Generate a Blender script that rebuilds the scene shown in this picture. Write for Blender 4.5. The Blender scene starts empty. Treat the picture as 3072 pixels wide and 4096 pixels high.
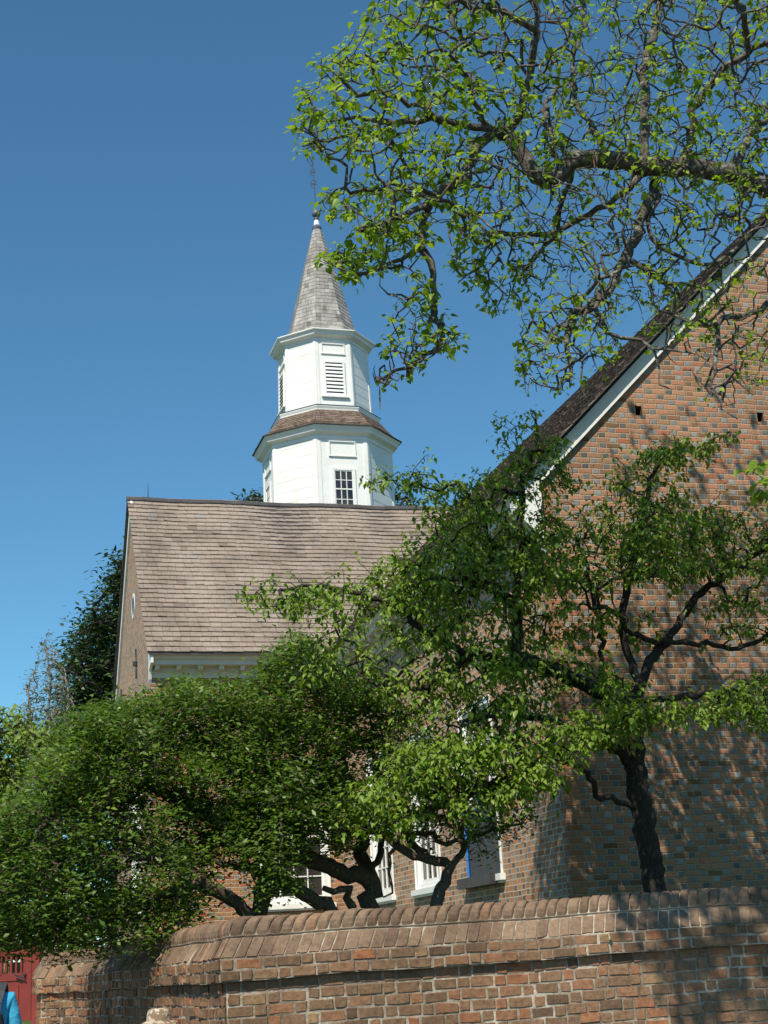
import bpy, bmesh, math, random
import numpy as np
from mathutils import Vector, Matrix
R_ = math.radians
random.seed(7); RNG = np.random.default_rng(11)
SC = bpy.context.scene
COL = SC.collection
# ------------------------------------------------------------------ camera, sky, sun, exposure
EYE = 1.65
FPX = 5813.8; YAW = .2896; PITCH = .2972; ROLL = -.0559
def cam_axes():
    cy, sy, cp, sp = math.cos(YAW), math.sin(YAW), math.cos(PITCH), math.sin(PITCH)
    F = np.array([sy*cp, cy*cp, sp]); Rt = np.array([cy, -sy, 0.]); U = np.cross(Rt, F)
    c, s = math.cos(ROLL), math.sin(ROLL)
    return c*Rt+s*U, -s*Rt+c*U, F
CR, CU, CF = cam_axes()
cd = bpy.data.cameras.new('camera'); cam = bpy.data.objects.new('camera', cd); COL.objects.link(cam)
m = Matrix(((CR[0], CU[0], -CF[0], 0), (CR[1], CU[1], -CF[1], 0), (CR[2], CU[2], -CF[2], EYE), (0, 0, 0, 1)))
cam.matrix_world = m
cd.sensor_fit = 'VERTICAL'; cd.sensor_height = 13.0; cd.lens = FPX/4096*13.0
cd.clip_start = .1; cd.clip_end = 8000
SC.camera = cam

SUN_AZ = R_(35)     # from -Y (towards the camera) round to -X
SUN_EL = R_(50)
sdir = Vector((-math.sin(SUN_AZ)*math.cos(SUN_EL), -math.cos(SUN_AZ)*math.cos(SUN_EL), math.sin(SUN_EL)))
w = bpy.data.worlds.new('World'); SC.world = w; w.use_nodes = True
nt = w.node_tree; nt.nodes.clear()
sky = nt.nodes.new('ShaderNodeTexSky'); sky.sky_type = 'NISHITA'; sky.sun_disc = False
sky.sun_elevation = SUN_EL
sky.sun_rotation = math.atan2(sdir.x, sdir.y)
sky.altitude = 600; sky.air_density = 1.0; sky.dust_density = .1; sky.ozone_density = 3.0
bg = nt.nodes.new('ShaderNodeBackground'); bg.inputs['Strength'].default_value = .105
out = nt.nodes.new('ShaderNodeOutputWorld')
hs = nt.nodes.new('ShaderNodeMix'); hs.data_type = 'RGBA'; hs.blend_type = 'MULTIPLY'; hs.inputs[0].default_value = 1; hs.inputs[7].default_value = (.655, 1.07, 1.12, 1)
nt.links.new(sky.outputs[0], hs.inputs[6]); nt.links.new(hs.outputs[2], bg.inputs[0]); nt.links.new(bg.outputs[0], out.inputs[0])
sl = bpy.data.lights.new('sun', 'SUN'); sl.energy = 5.0; sl.angle = R_(.53); sl.color = (1, .93, .80)
so = bpy.data.objects.new('sun', sl); COL.objects.link(so)
so.rotation_euler = sdir.to_track_quat('Z', 'Y').to_euler()
SC.view_settings.view_transform = 'Standard'; SC.view_settings.look = 'None'
SC.view_settings.exposure = 0.2; SC.view_settings.gamma = 1
SC.cycles.max_bounces = 6; SC.cycles.transparent_max_bounces = 8
try: SC.cycles.use_denoising = True
except Exception: pass

# ------------------------------------------------------------------ helpers
def ray(px, py): return CF+CR*((px-1536)/FPX)-CU*((py-2048)/FPX)
def at(px, py, Y):
    """a measured point of the photograph, put at its real distance Y (metres north of the camera)"""
    d = ray(px, py); p = d*(Y/d[1]); return np.array([p[0], p[1], p[2]+EYE])
def atx(px, py, X):
    d = ray(px, py); p = d*(X/d[0]); return np.array([p[0], p[1], p[2]+EYE])
def disp(pts): return [(x*1.8517, y*1.8517) for x, y in pts]

def tag(o, label=None, cat=None, group=None, kind=None):
    if label: o['label'] = label
    if cat: o['category'] = cat
    if group: o['group'] = group
    if kind: o['kind'] = kind
    return o
def empty(name, loc=(0, 0, 0), label=None, cat=None, group=None, kind=None):
    o = bpy.data.objects.new(name, None); COL.objects.link(o); o.location = loc; o.empty_display_size = .3
    return tag(o, label, cat, group, kind)
def link_mesh(name, me, mats, parent=None, smooth=False):
    for mm in (mats if isinstance(mats, (list, tuple)) else [mats]): me.materials.append(mm)
    o = bpy.data.objects.new(name, me); COL.objects.link(o)
    if parent:
        o.parent = parent
        if parent.type == 'EMPTY': o.matrix_parent_inverse = Matrix.Translation(parent.location).inverted()
    if smooth: me.polygons.foreach_set('use_smooth', [True]*len(me.polygons))
    return o
class MB:
    def __init__(s): s.v = []; s.f = []; s.uv = []; s.r = []; s.mi = []
    def face(s, pts, uv=None, r=0., mi=0):
        n = len(s.v); s.v += [tuple(map(float, p)) for p in pts]; s.f.append(tuple(range(n, n+len(pts))))
        s.uv += list(uv) if uv else [(0, 0)]*len(pts); s.r.append(r); s.mi.append(mi)
    def box(s, a, b, r=0., mi=0):
        x0, y0, z0 = a; x1, y1, z1 = b
        P = [(x0,y0,z0),(x1,y0,z0),(x1,y1,z0),(x0,y1,z0),(x0,y0,z1),(x1,y0,z1),(x1,y1,z1),(x0,y1,z1)]
        s.hexa(P, r, mi)
    def hexa(s, P, r=0., mi=0):
        for q in ((0,3,2,1),(4,5,6,7),(0,1,5,4),(1,2,6,5),(2,3,7,6),(3,0,4,7)):
            pts = [P[i] for i in q]
            a = Vector(pts[0]); e1 = (Vector(pts[1])-a).length; e2 = (Vector(pts[3])-a).length
            s.face(pts, [(0,0),(e1,0),(e1,e2),(0,e2)], r, mi)
    def obox(s, c, ax, ay, az, r=0., mi=0):
        """box centred at c with half-axis vectors"""
        c, ax, ay, az = map(Vector, (c, ax, ay, az))
        P = [c-ax-ay-az, c+ax-ay-az, c+ax+ay-az, c-ax+ay-az, c-ax-ay+az, c+ax-ay+az, c+ax+ay+az, c-ax+ay+az]
        s.hexa(P, r, mi)
    def bar(s, a, b, wv, hv, r=0., mi=0):
        a, b = Vector(a), Vector(b); s.obox((a+b)/2, (b-a)/2, Vector(wv), Vector(hv), r, mi)
    def tube(s, pts, rad, sides=8, cap=True, r=0.):
        pts = [Vector(p) for p in pts]
        if not hasattr(rad, '__len__'): rad = [rad]*len(pts)
        prev = None; rings = []
        for i, p in enumerate(pts):
            t = (pts[min(i+1, len(pts)-1)]-pts[max(i-1, 0)])
            t = t.normalized() if t.length > 1e-9 else Vector((0, 0, 1))
            if prev is None: u = t.orthogonal().normalized()
            else:
                u = prev-t*prev.dot(t)
                u = u.normalized() if u.length > 1e-6 else t.orthogonal().normalized()
            prev = u; vv = t.cross(u)
            rings.append([p+(u*math.cos(2*math.pi*k/sides)+vv*math.sin(2*math.pi*k/sides))*rad[i] for k in range(sides)])
        n = len(s.v)
        for rg in rings: s.v += [tuple(q) for q in rg]
        for i in range(len(rings)-1):
            for k in range(sides):
                a = n+i*sides+k; b = n+i*sides+(k+1) % sides
                s.f.append((a, b, b+sides, a+sides)); s.uv += [(0, 0)]*4; s.r.append(r); s.mi.append(0)
        if cap:
            for idx, rev in ((0, True), (len(rings)-1, False)):
                q = [n+idx*sides+k for k in range(sides)]
                s.f.append(tuple(q[::-1] if rev else q)); s.uv += [(0, 0)]*sides; s.r.append(r); s.mi.append(0)
    def lathe(s, prof, c, sides=24, r=0., a0=0., ax=None):
        """profile of (radius, z) about a vertical axis through c"""
        n = len(s.v)
        for (rr, z) in prof:
            for k in range(sides):
                a = a0+2*math.pi*k/sides; s.v.append((c[0]+rr*math.cos(a), c[1]+rr*math.sin(a), c[2]+z))
        for i in range(len(prof)-1):
            for k in range(sides):
                a = n+i*sides+k; b = n+i*sides+(k+1) % sides
                s.f.append((a, b, b+sides, a+sides)); L = 2*math.pi*prof[i][0]/sides
                s.uv += [(k*L, prof[i][1]), ((k+1)*L, prof[i][1]), ((k+1)*L, prof[i+1][1]), (k*L, prof[i+1][1])]
                s.r.append(r); s.mi.append(0)
    def build(s, name, mats, parent=None, smooth=False):
        me = bpy.data.meshes.new(name); me.from_pydata(s.v, [], s.f)
        uvl = me.uv_layers.new(name='UVMap'); uvl.data.foreach_set('uv', np.array(s.uv, dtype=np.float32).ravel())
        at_ = me.attributes.new('rnd', 'FLOAT', 'FACE'); at_.data.foreach_set('value', np.array(s.r, dtype=np.float32))
        me.polygons.foreach_set('material_index', s.mi)
        me.update()
        return link_mesh(name, me, mats, parent, smooth)

# ------------------------------------------------------------------ materials
class NB:
    def __init__(s, name):
        s.m = bpy.data.materials.new(name); s.m.use_nodes = True; s.t = s.m.node_tree; s.t.nodes.clear()
        s.o = s.n('ShaderNodeOutputMaterial')
    def n(s, typ, **kw):
        nd = s.t.nodes.new(typ)
        for k, v in kw.items(): setattr(nd, k, v)
        return nd
    def l(s, a, b): s.t.links.new(a, b)
    def setin(s, sock, v):
        if isinstance(v, bpy.types.NodeSocket): s.l(v, sock)
        elif v is not None: sock.default_value = v
    def math(s, op, a, b=None, c=None, clamp=False):
        nd = s.n('ShaderNodeMath', operation=op); nd.use_clamp = clamp
        for i, v in enumerate((a, b, c)): s.setin(nd.inputs[i], v)
        return nd.outputs[0]
    def mix(s, f, a, b, bt='MIX'):
        nd = s.n('ShaderNodeMix', data_type='RGBA', blend_type=bt)
        s.setin(nd.inputs[0], f)
        for i, v in ((6, a), (7, b)):
            if isinstance(v, tuple) and len(v) == 3: v = v+(1,)
            s.setin(nd.inputs[i], v)
        return nd.outputs[2]
    def ramp(s, f, stops, interp='LINEAR'):
        nd = s.n('ShaderNodeValToRGB'); cr = nd.color_ramp; cr.interpolation = interp
        while len(cr.elements) < len(stops): cr.elements.new(.5)
        for e, (p, c) in zip(cr.elements, stops): e.position = p; e.color = (c+(1,)) if len(c) == 3 else c
        s.setin(nd.inputs[0], f); return nd.outputs[0]
    def noise(s, scale, vec=None, detail=3, rough=.55, dim='3D'):
        nd = s.n('ShaderNodeTexNoise', noise_dimensions=dim)
        nd.inputs['Scale'].default_value = scale; nd.inputs['Detail'].default_value = detail; nd.inputs['Roughness'].default_value = rough
        if vec is not None: s.l(vec, nd.inputs['Vector'])
        return nd
    def pos(s): return s.n('ShaderNodeNewGeometry').outputs['Position']
    def rnd(s): return s.n('ShaderNodeAttribute', attribute_name='rnd').outputs['Fac']
    def bump(s, h, strength=.5, dist=.01):
        b = s.n('ShaderNodeBump'); b.inputs['Strength'].default_value = strength; b.inputs['Distance'].default_value = dist
        s.l(h, b.inputs['Height']); return b.outputs[0]
    def bsdf(s, col, rough=.7, normal=None, spec=.5, **kw):
        p = s.n('ShaderNodeBsdfPrincipled')
        c = col+(1,) if isinstance(col, tuple) and len(col) == 3 else col
        s.setin(p.inputs['Base Color'], c); s.setin(p.inputs['Roughness'], rough); s.setin(p.inputs['Specular IOR Level'], spec)
        if normal is not None: s.l(normal, p.inputs['Normal'])
        for k, v in kw.items(): s.setin(p.inputs[k], v)
        return p
    def done(s, sh): s.l(sh.outputs[0] if hasattr(sh, 'outputs') else sh, s.o.inputs[0]); return s.m

def simple(name, col, rough=.6, var=.12, nscale=6., bump=0., spec=.5, metallic=0.):
    b = NB(name); nz = b.noise(nscale, b.pos(), 4)
    c2 = tuple(max(0, x*(1-var)) for x in col); c3 = tuple(min(1, x*(1+var)) for x in col)
    c = b.ramp(nz.outputs['Fac'], [(.3, c2), (.7, c3)])
    nm = b.bump(b.noise(nscale*8, b.pos(), 3).outputs['Fac'], bump, .01) if bump else None
    return b.done(b.bsdf(c, rough, nm, spec, Metallic=metallic))

def brick_mat(name, P=.343, h=.083, hd=.33, stretch=None, header=None, mortar=(.42,.36,.28), joint=.011, glaze=.85, wob=.006, stain=.35, bmp=.9, spec=.3):
    """Flemish bond in UV metres: stretchers and headers alternate in each course, headers glazed grey"""
    b = NB(name)
    uv = b.n('ShaderNodeUVMap').outputs[0]
    nzv = b.noise(14, uv, 3); nzw = b.noise(2.2, uv, 2)
    d1 = b.n('ShaderNodeVectorMath', operation='SUBTRACT'); b.l(nzv.outputs['Color'], d1.inputs[0]); d1.inputs[1].default_value = (.5, .5, .5)
    d2 = b.n('ShaderNodeVectorMath', operation='SCALE'); b.l(d1.outputs[0], d2.inputs[0]); d2.inputs['Scale'].default_value = wob*2
    d3 = b.n('ShaderNodeVectorMath', operation='SUBTRACT'); b.l(nzw.outputs['Color'], d3.inputs[0]); d3.inputs[1].default_value = (.5, .5, .5)
    d4 = b.n('ShaderNodeVectorMath', operation='SCALE'); b.l(d3.outputs[0], d4.inputs[0]); d4.inputs['Scale'].default_value = wob*4
    a1 = b.n('ShaderNodeVectorMath', operation='ADD'); b.l(uv, a1.inputs[0]); b.l(d2.outputs[0], a1.inputs[1])
    a2 = b.n('ShaderNodeVectorMath', operation='ADD'); b.l(a1.outputs[0], a2.inputs[0]); b.l(d4.outputs[0], a2.inputs[1])
    sp = b.n('ShaderNodeSeparateXYZ'); b.l(a2.outputs[0], sp.inputs[0]); u, v = sp.outputs[0], sp.outputs[1]
    rowf = b.math('DIVIDE', v, h); row = b.math('FLOOR', rowf)
    par = b.math('MODULO', b.math('ADD', row, 1000.), 2.)
    wr = b.n('ShaderNodeTexWhiteNoise', noise_dimensions='1D'); b.l(row, wr.inputs['W'])
    uu = b.math('ADD', b.math('DIVIDE', u, P), b.math('MULTIPLY', par, .5))
    uu = b.math('ADD', uu, b.math('MULTIPLY', wr.outputs['Value'], .10))
    cell = b.math('FLOOR', uu); f = b.math('SUBTRACT', uu, cell)
    isH = b.math('GREATER_THAN', f, 1-hd)
    x = b.math('SUBTRACT', f, b.math('MULTIPLY', isH, 1-hd))
    wd = b.math('ADD', b.math('MULTIPLY', isH, hd-(1-hd)), 1-hd)
    dx = b.math('MULTIPLY', b.math('MINIMUM', x, b.math('SUBTRACT', wd, x)), P)
    fz = b.math('SUBTRACT', rowf, row)
    dz = b.math('MULTIPLY', b.math('MINIMUM', fz, b.math('SUBTRACT', 1., fz)), h)
    d = b.math('MINIMUM', dx, dz)
    mr = b.n('ShaderNodeMapRange', interpolation_type='SMOOTHSTEP')
    b.l(d, mr.inputs[0]); mr.inputs[1].default_value = joint*.25; mr.inputs[2].default_value = joint*.5+.006
    mask = mr.outputs[0]
    cx = b.n('ShaderNodeCombineXYZ'); b.l(b.math('ADD', cell, b.math('MULTIPLY', isH, .37)), cx.inputs[0]); b.l(row, cx.inputs[1])
    wn = b.n('ShaderNodeTexWhiteNoise', noise_dimensions='2D'); b.l(cx.outputs[0], wn.inputs['Vector'])
    sx = b.n('ShaderNodeSeparateColor'); b.l(wn.outputs['Color'], sx.inputs[0])
    cs = b.ramp(sx.outputs[0], stretch); ch = b.ramp(sx.outputs[1], header)
    ish = b.math('MULTIPLY', isH, b.math('LESS_THAN', sx.outputs[2], glaze))
    c = b.mix(ish, cs, ch)
    n1 = b.noise(34, uv, 5, .65)
    c = b.mix(.55, c, b.ramp(n1.outputs['Fac'], [(.25, (.45,.42,.38)), (.5, (.8,.8,.8)), (.75, (1.15,1.12,1.05))]), 'MULTIPLY')
    n3 = b.noise(.55, uv, 4)
    c = b.mix(stain, c, b.ramp(n3.outputs['Fac'], [(.3, (.55,.52,.5)), (.6, (1.,1.,1.))]), 'MULTIPLY')
    mc = b.mix(.5, mortar, b.ramp(n1.outputs['Fac'], [(.3, (.5,.46,.4)), (.7, (1.,1.,1.))]), 'MULTIPLY')
    col = b.mix(mask, mc, c)
    hh = b.math('ADD', mask, b.math('MULTIPLY', n1.outputs['Fac'], .7))
    nm = b.bump(hh, bmp, .014)
    rough = b.math('SUBTRACT', .9, b.math('MULTIPLY', ish, .45))
    return b.done(b.bsdf(col, rough, nm, spec))

def attr_mat(name, stops, rough=.85, nscale=22., nvar=.5, bump=.5, spec=.3, stain=None, grain=None):
    """colour of each piece from its own random number"""
    b = NB(name); p = b.pos(); c = b.ramp(b.rnd(), stops)
    if grain:
        mp = b.n('ShaderNodeMapping'); b.l(p, mp.inputs[0]); mp.inputs['Scale'].default_value = grain
        nz = b.noise(1., mp.outputs[0], 4, .6)
    else: nz = b.noise(nscale, p, 5, .65)
    c = b.mix(nvar, c, b.ramp(nz.outputs['Fac'], [(.25, (.45,.43,.41)), (.5, (.85,.85,.85)), (.78, (1.2,1.18,1.12))]), 'MULTIPLY')
    if stain:
        n2 = b.noise(stain, p, 4); c = b.mix(.6, c, b.ramp(n2.outputs['Fac'], [(.35, (.5,.48,.46)), (.6, (1,1,1))]), 'MULTIPLY')
    nm = b.bump(nz.outputs['Fac'], bump, .008)
    return b.done(b.bsdf(c, rough, nm, spec))

def leaf_mat(name, stops, trans=.35, rough=.45, spec=.4, tint=(1.25,1.25,.5)):
    b = NB(name); c = b.ramp(b.rnd(), stops)
    geo = b.n('ShaderNodeNewGeometry')
    p = b.bsdf(c, rough, None, spec)
    t = b.n('ShaderNodeBsdfTranslucent'); b.l(b.mix(1., c, tint, 'MULTIPLY'), t.inputs[0])
    mx = b.n('ShaderNodeMixShader'); mx.inputs[0].default_value = trans
    b.l(p.outputs[0], mx.inputs[1]); b.l(t.outputs[0], mx.inputs[2])
    return b.done(mx)

def bark_mat(name, dark, light, scale=9., lichen=None, amt=.5):
    b = NB(name); p = b.pos()
    mp = b.n('ShaderNodeMapping'); b.l(p, mp.inputs[0]); mp.inputs['Scale'].default_value = (1, 1, .45)
    nz = b.noise(scale*3, mp.outputs[0], 5, .7)
    c = b.ramp(nz.outputs['Fac'], [(.3, dark), (.7, light)])
    if lichen:
        n2 = b.noise(scale, p, 5, .7); c = b.mix(b.ramp(n2.outputs['Fac'], [(amt-.06, (0,0,0)), (amt+.06, (1,1,1))]), c, lichen)
    nm = b.bump(nz.outputs['Fac'], .9, .02)
    return b.done(b.bsdf(c, .9, nm, .2))

wb = NB('white_paint'); wp_ = wb.pos(); wn1 = wb.noise(1.1, wp_, 5, .65); wn2 = wb.noise(9, wp_, 4, .7)
wc_ = wb.mix(.5, (.80,.795,.76), wb.ramp(wn1.outputs['Fac'], [(.32,(.84,.82,.77)),(.6,(1,1,1))]), 'MULTIPLY')
wc_ = wb.mix(.35, wc_, wb.ramp(wn2.outputs['Fac'], [(.3,(.8,.78,.73)),(.5,(1,1,1))]), 'MULTIPLY')
WHITE = wb.done(wb.bsdf(wc_, .55, wb.bump(wn2.outputs['Fac'], .08, .01), .3))
CREAM = simple('cream_paint', (.66,.62,.50), .55, .05, 3., .05)
LEAD = simple('lead', (.10,.11,.13), .45, .2, 8., .1)
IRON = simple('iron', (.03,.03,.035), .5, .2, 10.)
GLASS = NB('window_glass'); gn1 = GLASS.noise(2.5, GLASS.pos(), 2); gn2 = GLASS.noise(.8, GLASS.pos(), 3)
GLASS = GLASS.done(GLASS.bsdf(GLASS.ramp(gn2.outputs['Fac'], [(.4,(.012,.012,.014)),(.6,(.05,.042,.034))]), .05, GLASS.bump(gn1.outputs['Fac'], .25, .05), .6))
CURTAIN = simple('curtain', (.30,.26,.2), .9, .2, 12.)
RED = simple('red_paint', (.20,.03,.02), .45, .12, 5., .05)
STONE = simple('stone', (.42,.38,.32), .85, .2, 7., .3)
BLUETAPE = simple('blue_tape', (.03,.24,.72), .5, .1)
TARP = simple('dark_sheet', (.035,.035,.04), .35, .3, 3., .3)
GABLE = brick_mat('glazed_header_brick',
    stretch=[(0,(.22,.125,.065)),(.15,(.35,.18,.105)),(.4,(.45,.235,.14)),(.7,(.50,.26,.155)),(.93,(.50,.225,.135)),(1,(.47,.165,.095))],
    header=[(0,(.13,.122,.115)),(.35,(.21,.20,.19)),(.75,(.29,.28,.268)),(1,(.40,.385,.37))], mortar=(.44,.35,.24), glaze=.9, joint=.012, wob=.008, stain=.6)
SIDEB = brick_mat('side_brick', hd=.40, bmp=.2, spec=.06,
    stretch=[(0,(.30,.17,.085)),(.3,(.45,.24,.13)),(.7,(.54,.295,.165)),(1,(.53,.235,.13))],
    header=[(0,(.12,.115,.11)),(.5,(.21,.205,.2)),(1,(.34,.33,.32))], mortar=(.62,.52,.39), glaze=.8, stain=.25)
TRANB = brick_mat('transept_brick',
    stretch=[(0,(.27,.135,.065)),(.3,(.38,.19,.09)),(.6,(.46,.22,.105)),(.85,(.46,.165,.08)),(1,(.42,.11,.055))],
    header=[(0,(.12,.12,.13)),(1,(.27,.26,.25))], mortar=(.52,.44,.34), glaze=.45)
QUOIN = brick_mat('rubbed_brick', stretch=[(0,(.34,.14,.07)),(1,(.46,.21,.105))], header=[(0,(.34,.14,.07)),(1,(.46,.21,.105))], mortar=(.45,.34,.25), glaze=.5)
GBRICK = attr_mat('wall_brick', [(0,(.15,.09,.055)),(.2,(.24,.145,.085)),(.5,(.31,.185,.105)),(.7,(.36,.18,.095)),(.87,(.42,.17,.08)),(1,(.40,.25,.13))], .9, 20., .95, 1., .25, .9)
GCOPE = attr_mat('coping_brick', [(0,(.18,.115,.075)),(.35,(.245,.16,.105)),(.7,(.29,.195,.125)),(1,(.33,.19,.115))], .9, 20., .85, 1., .25, 1.6)
mm_ = NB('lime_mortar'); mp_ = mm_.pos(); mn1 = mm_.noise(2.6, mp_, 4, .7); mn2 = mm_.noise(30, mp_, 4)
mcol = mm_.mix(.6, mm_.ramp(mn1.outputs['Fac'], [(.36,(.17,.13,.095)),(.5,(.33,.27,.20)),(.64,(.56,.49,.39))]), mm_.ramp(mn2.outputs['Fac'], [(.3,(.5,.5,.5)),(.7,(1.15,1.15,1.15))]), 'MULTIPLY')
MORTAR = mm_.done(mm_.bsdf(mcol, .95, mm_.bump(mn2.outputs['Fac'], .7, .012), .15))
SHING = attr_mat('brown_shingle', [(0,(.23,.18,.145)),(.2,(.295,.237,.194)),(.8,(.33,.268,.222)),(.95,(.35,.265,.205)),(1,(.30,.26,.23))], .85, 9., .45, .3, .3, 1.1)
SHDARK = attr_mat('dark_shingle', [(0,(.08,.06,.05)),(.4,(.14,.105,.09)),(.8,(.19,.15,.13)),(1,(.25,.21,.19))], .85, 9., .5, .4, .3, 1.5)  # darker brown tone than the transept shingles
SHGREY = attr_mat('grey_shingle', [(0,(.21,.19,.17)),(.25,(.32,.30,.275)),(.75,(.41,.39,.36)),(1,(.50,.48,.45))], .85, 10., .55, .4, .3, 1.6, (9,9,1.5))
SHRED = attr_mat('cedar_shingle', [(0,(.12,.08,.06)),(.3,(.19,.135,.105)),(.7,(.24,.175,.135)),(1,(.29,.22,.18))], .85, 10., .55, .4, .3, 2.5, (9,9,2))
RIDGE = simple('ridge_cap', (.05,.045,.045), .8, .3, 4., .2)

# ------------------------------------------------------------------ ground
def sheet(name, poly, z, mat, kind='structure'):
    b = MB(); b.face([(x, y, z) for x, y in poly], [(x, y) for x, y in poly]); return tag(b.build(name, mat), kind=kind)
g = NB('street_ground'); gp = g.pos(); n1 = g.noise(1.2, gp, 5); n2 = g.noise(40, gp, 4)
gc = g.mix(.5, g.ramp(n1.outputs['Fac'], [(.3,(.07,.06,.05)),(.7,(.12,.10,.08))]), g.ramp(n2.outputs['Fac'], [(.3,(.6,.6,.6)),(.7,(1.1,1.1,1.1))]), 'MULTIPLY')
STREET = g.done(g.bsdf(gc, .95, g.bump(n2.outputs['Fac'], .5, .02), .2))
g = NB('lawn_grass'); gp = g.pos(); n1 = g.noise(.7, gp, 5); n2 = g.noise(60, gp, 4)
gc = g.mix(.6, g.ramp(n1.outputs['Fac'], [(.3,(.05,.09,.02)),(.7,(.09,.13,.035))]), g.ramp(n2.outputs['Fac'], [(.3,(.5,.5,.5)),(.7,(1.2,1.2,1.2))]), 'MULTIPLY')
LAWN = g.done(g.bsdf(gc, .95, g.bump(n2.outputs['Fac'], .8, .03), .2))
sheet('ground', [(-3000,-3000),(3000,-3000),(3000,3000),(-3000,3000)], 0, STREET)
YARD = 1.0
lb = MB()
yp = [(2.45,13.1),(60,13.1),(60,160),(-60,160),(-60,23.2),(1.1,23.2),(1.25,21.1),(1.62,20.5)]
lb.face([(x,y,YARD) for x,y in yp]); nlp = len(yp)
for i in range(nlp):
    a, c = yp[i], yp[(i+1) % nlp]; lb.face([(a[0],a[1],YARD),(a[0],a[1],-.2),(c[0],c[1],-.2),(c[0],c[1],YARD)])
tag(lb.build('churchyard_lawn', LAWN), kind='structure')

# ------------------------------------------------------------------ shingles
def shingles(b, O, A, B, N, L, S, e, wmean, lim=None, t=.02, jit=.008, gap=.005, over=1.25, wj=.25, r0=0.):
    """courses of separate wedge shingles on a plane: O eave corner, A along, B up the slope, N outward"""
    O, A, B, N = map(Vector, (O, A, B, N)); rows = int(math.ceil(S/e))
    for i in range(rows):
        s0 = i*e; l0, l1 = lim(min(s0+e*.3, S)) if lim else (0, L)
        if l1-l0 < .02: continue
        x = l0-random.random()*wmean*.6*(0 if lim else 1); rowr = random.uniform(-.12, .12)
        wav = random.random()*6
        while x < l1-.01:
            wd = wmean*random.uniform(1-wj, 1+wj); xa = max(x, l0); xb = min(x+wd-gap, l1)
            if l1-(x+wd) < wmean*.3: xb = l1; 
            if xb-xa > .01:
                dj = random.uniform(-jit, jit)+jit*.7*math.sin(x*1.7+wav); s1 = min(s0+e*over, S+.02)
                ta, tb = t*random.uniform(.75, 1.25), t*random.uniform(.75, 1.25)
                if random.random() < .03: ta += t*.6
                lo = s0+dj
                if lim:
                    q0, q1 = lim(min(s1, S)); f = (l1-l0); 
                    ua = q0+(xa-l0)/f*(q1-q0); ub = q0+(xb-l0)/f*(q1-q0)
                else: ua, ub = xa, xb
                p = lambda a_, s_, h_: O+A*a_+B*s_+N*h_
                P = [p(xa,lo,.0), p(xb,lo,.0), p(ub,s1,-.004), p(ua,s1,-.004), p(xa,lo,ta), p(xb,lo,tb), p(ub,s1,.003), p(ua,s1,.003)]
                r = min(1, max(0, random.gauss(.5, .22)+rowr+r0))
                for q in ((4,5,6,7),(0,1,5,4),(1,2,6,5),(3,0,4,7)): b.face([P[k] for k in q], None, r)
            x += wd
            if xb >= l1-1e-6: break

# ------------------------------------------------------------------ walls with openings
def wall(b, fn, u0, u1, z0, z1, holes, top=None, uoff=0., mi=0):
    """vertical wall u-z, fn(u,z) gives the point; holes (ua,ub,za,zb); top(u) optional sloping top"""
    us = sorted({u0, u1, *[h[0] for h in holes], *[h[1] for h in holes]}); zs = sorted({z0, z1, *[h[2] for h in holes], *[h[3] for h in holes]})
    for i in range(len(us)-1):
        for j in range(len(zs)-1):
            a, c, d, e = us[i], us[i+1], zs[j], zs[j+1]; mu, mz = (a+c)/2, (d+e)/2
            if any(h[0] < mu < h[1] and h[2] < mz < h[3] for h in holes): continue
            b.face([fn(a,d),fn(c,d),fn(c,e),fn(a,e)], [(a+uoff,d),(c+uoff,d),(c+uoff,e),(a+uoff,e)], 0, mi)

RX, RZ = 13.4, 12.28+EYE                  # ridge of chancel and nave
XC, YC = 7.91, 18.65                      # near corner of the chancel
XE = 2*RX-XC
ZE = 6.29+EYE                             # roof edge
SL = (RZ-ZE)/(RX-7.41)
YW = 50.0
church = empty('brick_church', (RX, 34, YARD), 'old brick church with white wooden steeple and shingled roofs, behind the garden wall', 'church')
def roofz(x): return RZ-SL*abs(x-RX)
# gable wall
b = MB(); zc = roofz(XC)-.30
holes = []
putlogs = [at(2555,1646.6,YC), at(3040.8,1665,YC)]
for p in putlogs[:2]: holes.append((p[0]-.055, p[0]+.055, p[2]-.062, p[2]+.062))
wall(b, lambda u, z: (u, YC, z), XC, XE, YARD-.1, zc, [])
# triangular part in strips so the put-log holes can be left open
zt = RZ-.30
def tri_strip(z0, z1, hs):
    xl0 = RX-(zt-z0)/SL; xr0 = RX+(zt-z0)/SL; xl1 = RX-(zt-z1)/SL; xr1 = RX+(zt-z1)/SL
    cuts = []
    for h in hs: cuts += [(h[0], h[1])]
    xs = [None]+cuts+[None]
    prev0, prev1 = xl0, xl1
    for c_ in cuts+[(xr0, None)]:
        e0 = c_[0]; e1 = c_[0] if c_[1] is not None else xr1
        b.face([(prev0,YC,z0),(e0,YC,z0),(e1,YC,z1),(prev1,YC,z1)], [(prev0,z0),(e0,z0),(e1,z1),(prev1,z1)])
        prev0 = prev1 = c_[1]
hz0 = min(h[2] for h in holes); hz1 = max(h[3] for h in holes)
tri_strip(zc, hz0, []); tri_strip(hz0, hz1, sorted(holes)); tri_strip(hz1, zt-.01, [])
gable = b.build('gable_wall', GABLE, church)
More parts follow.
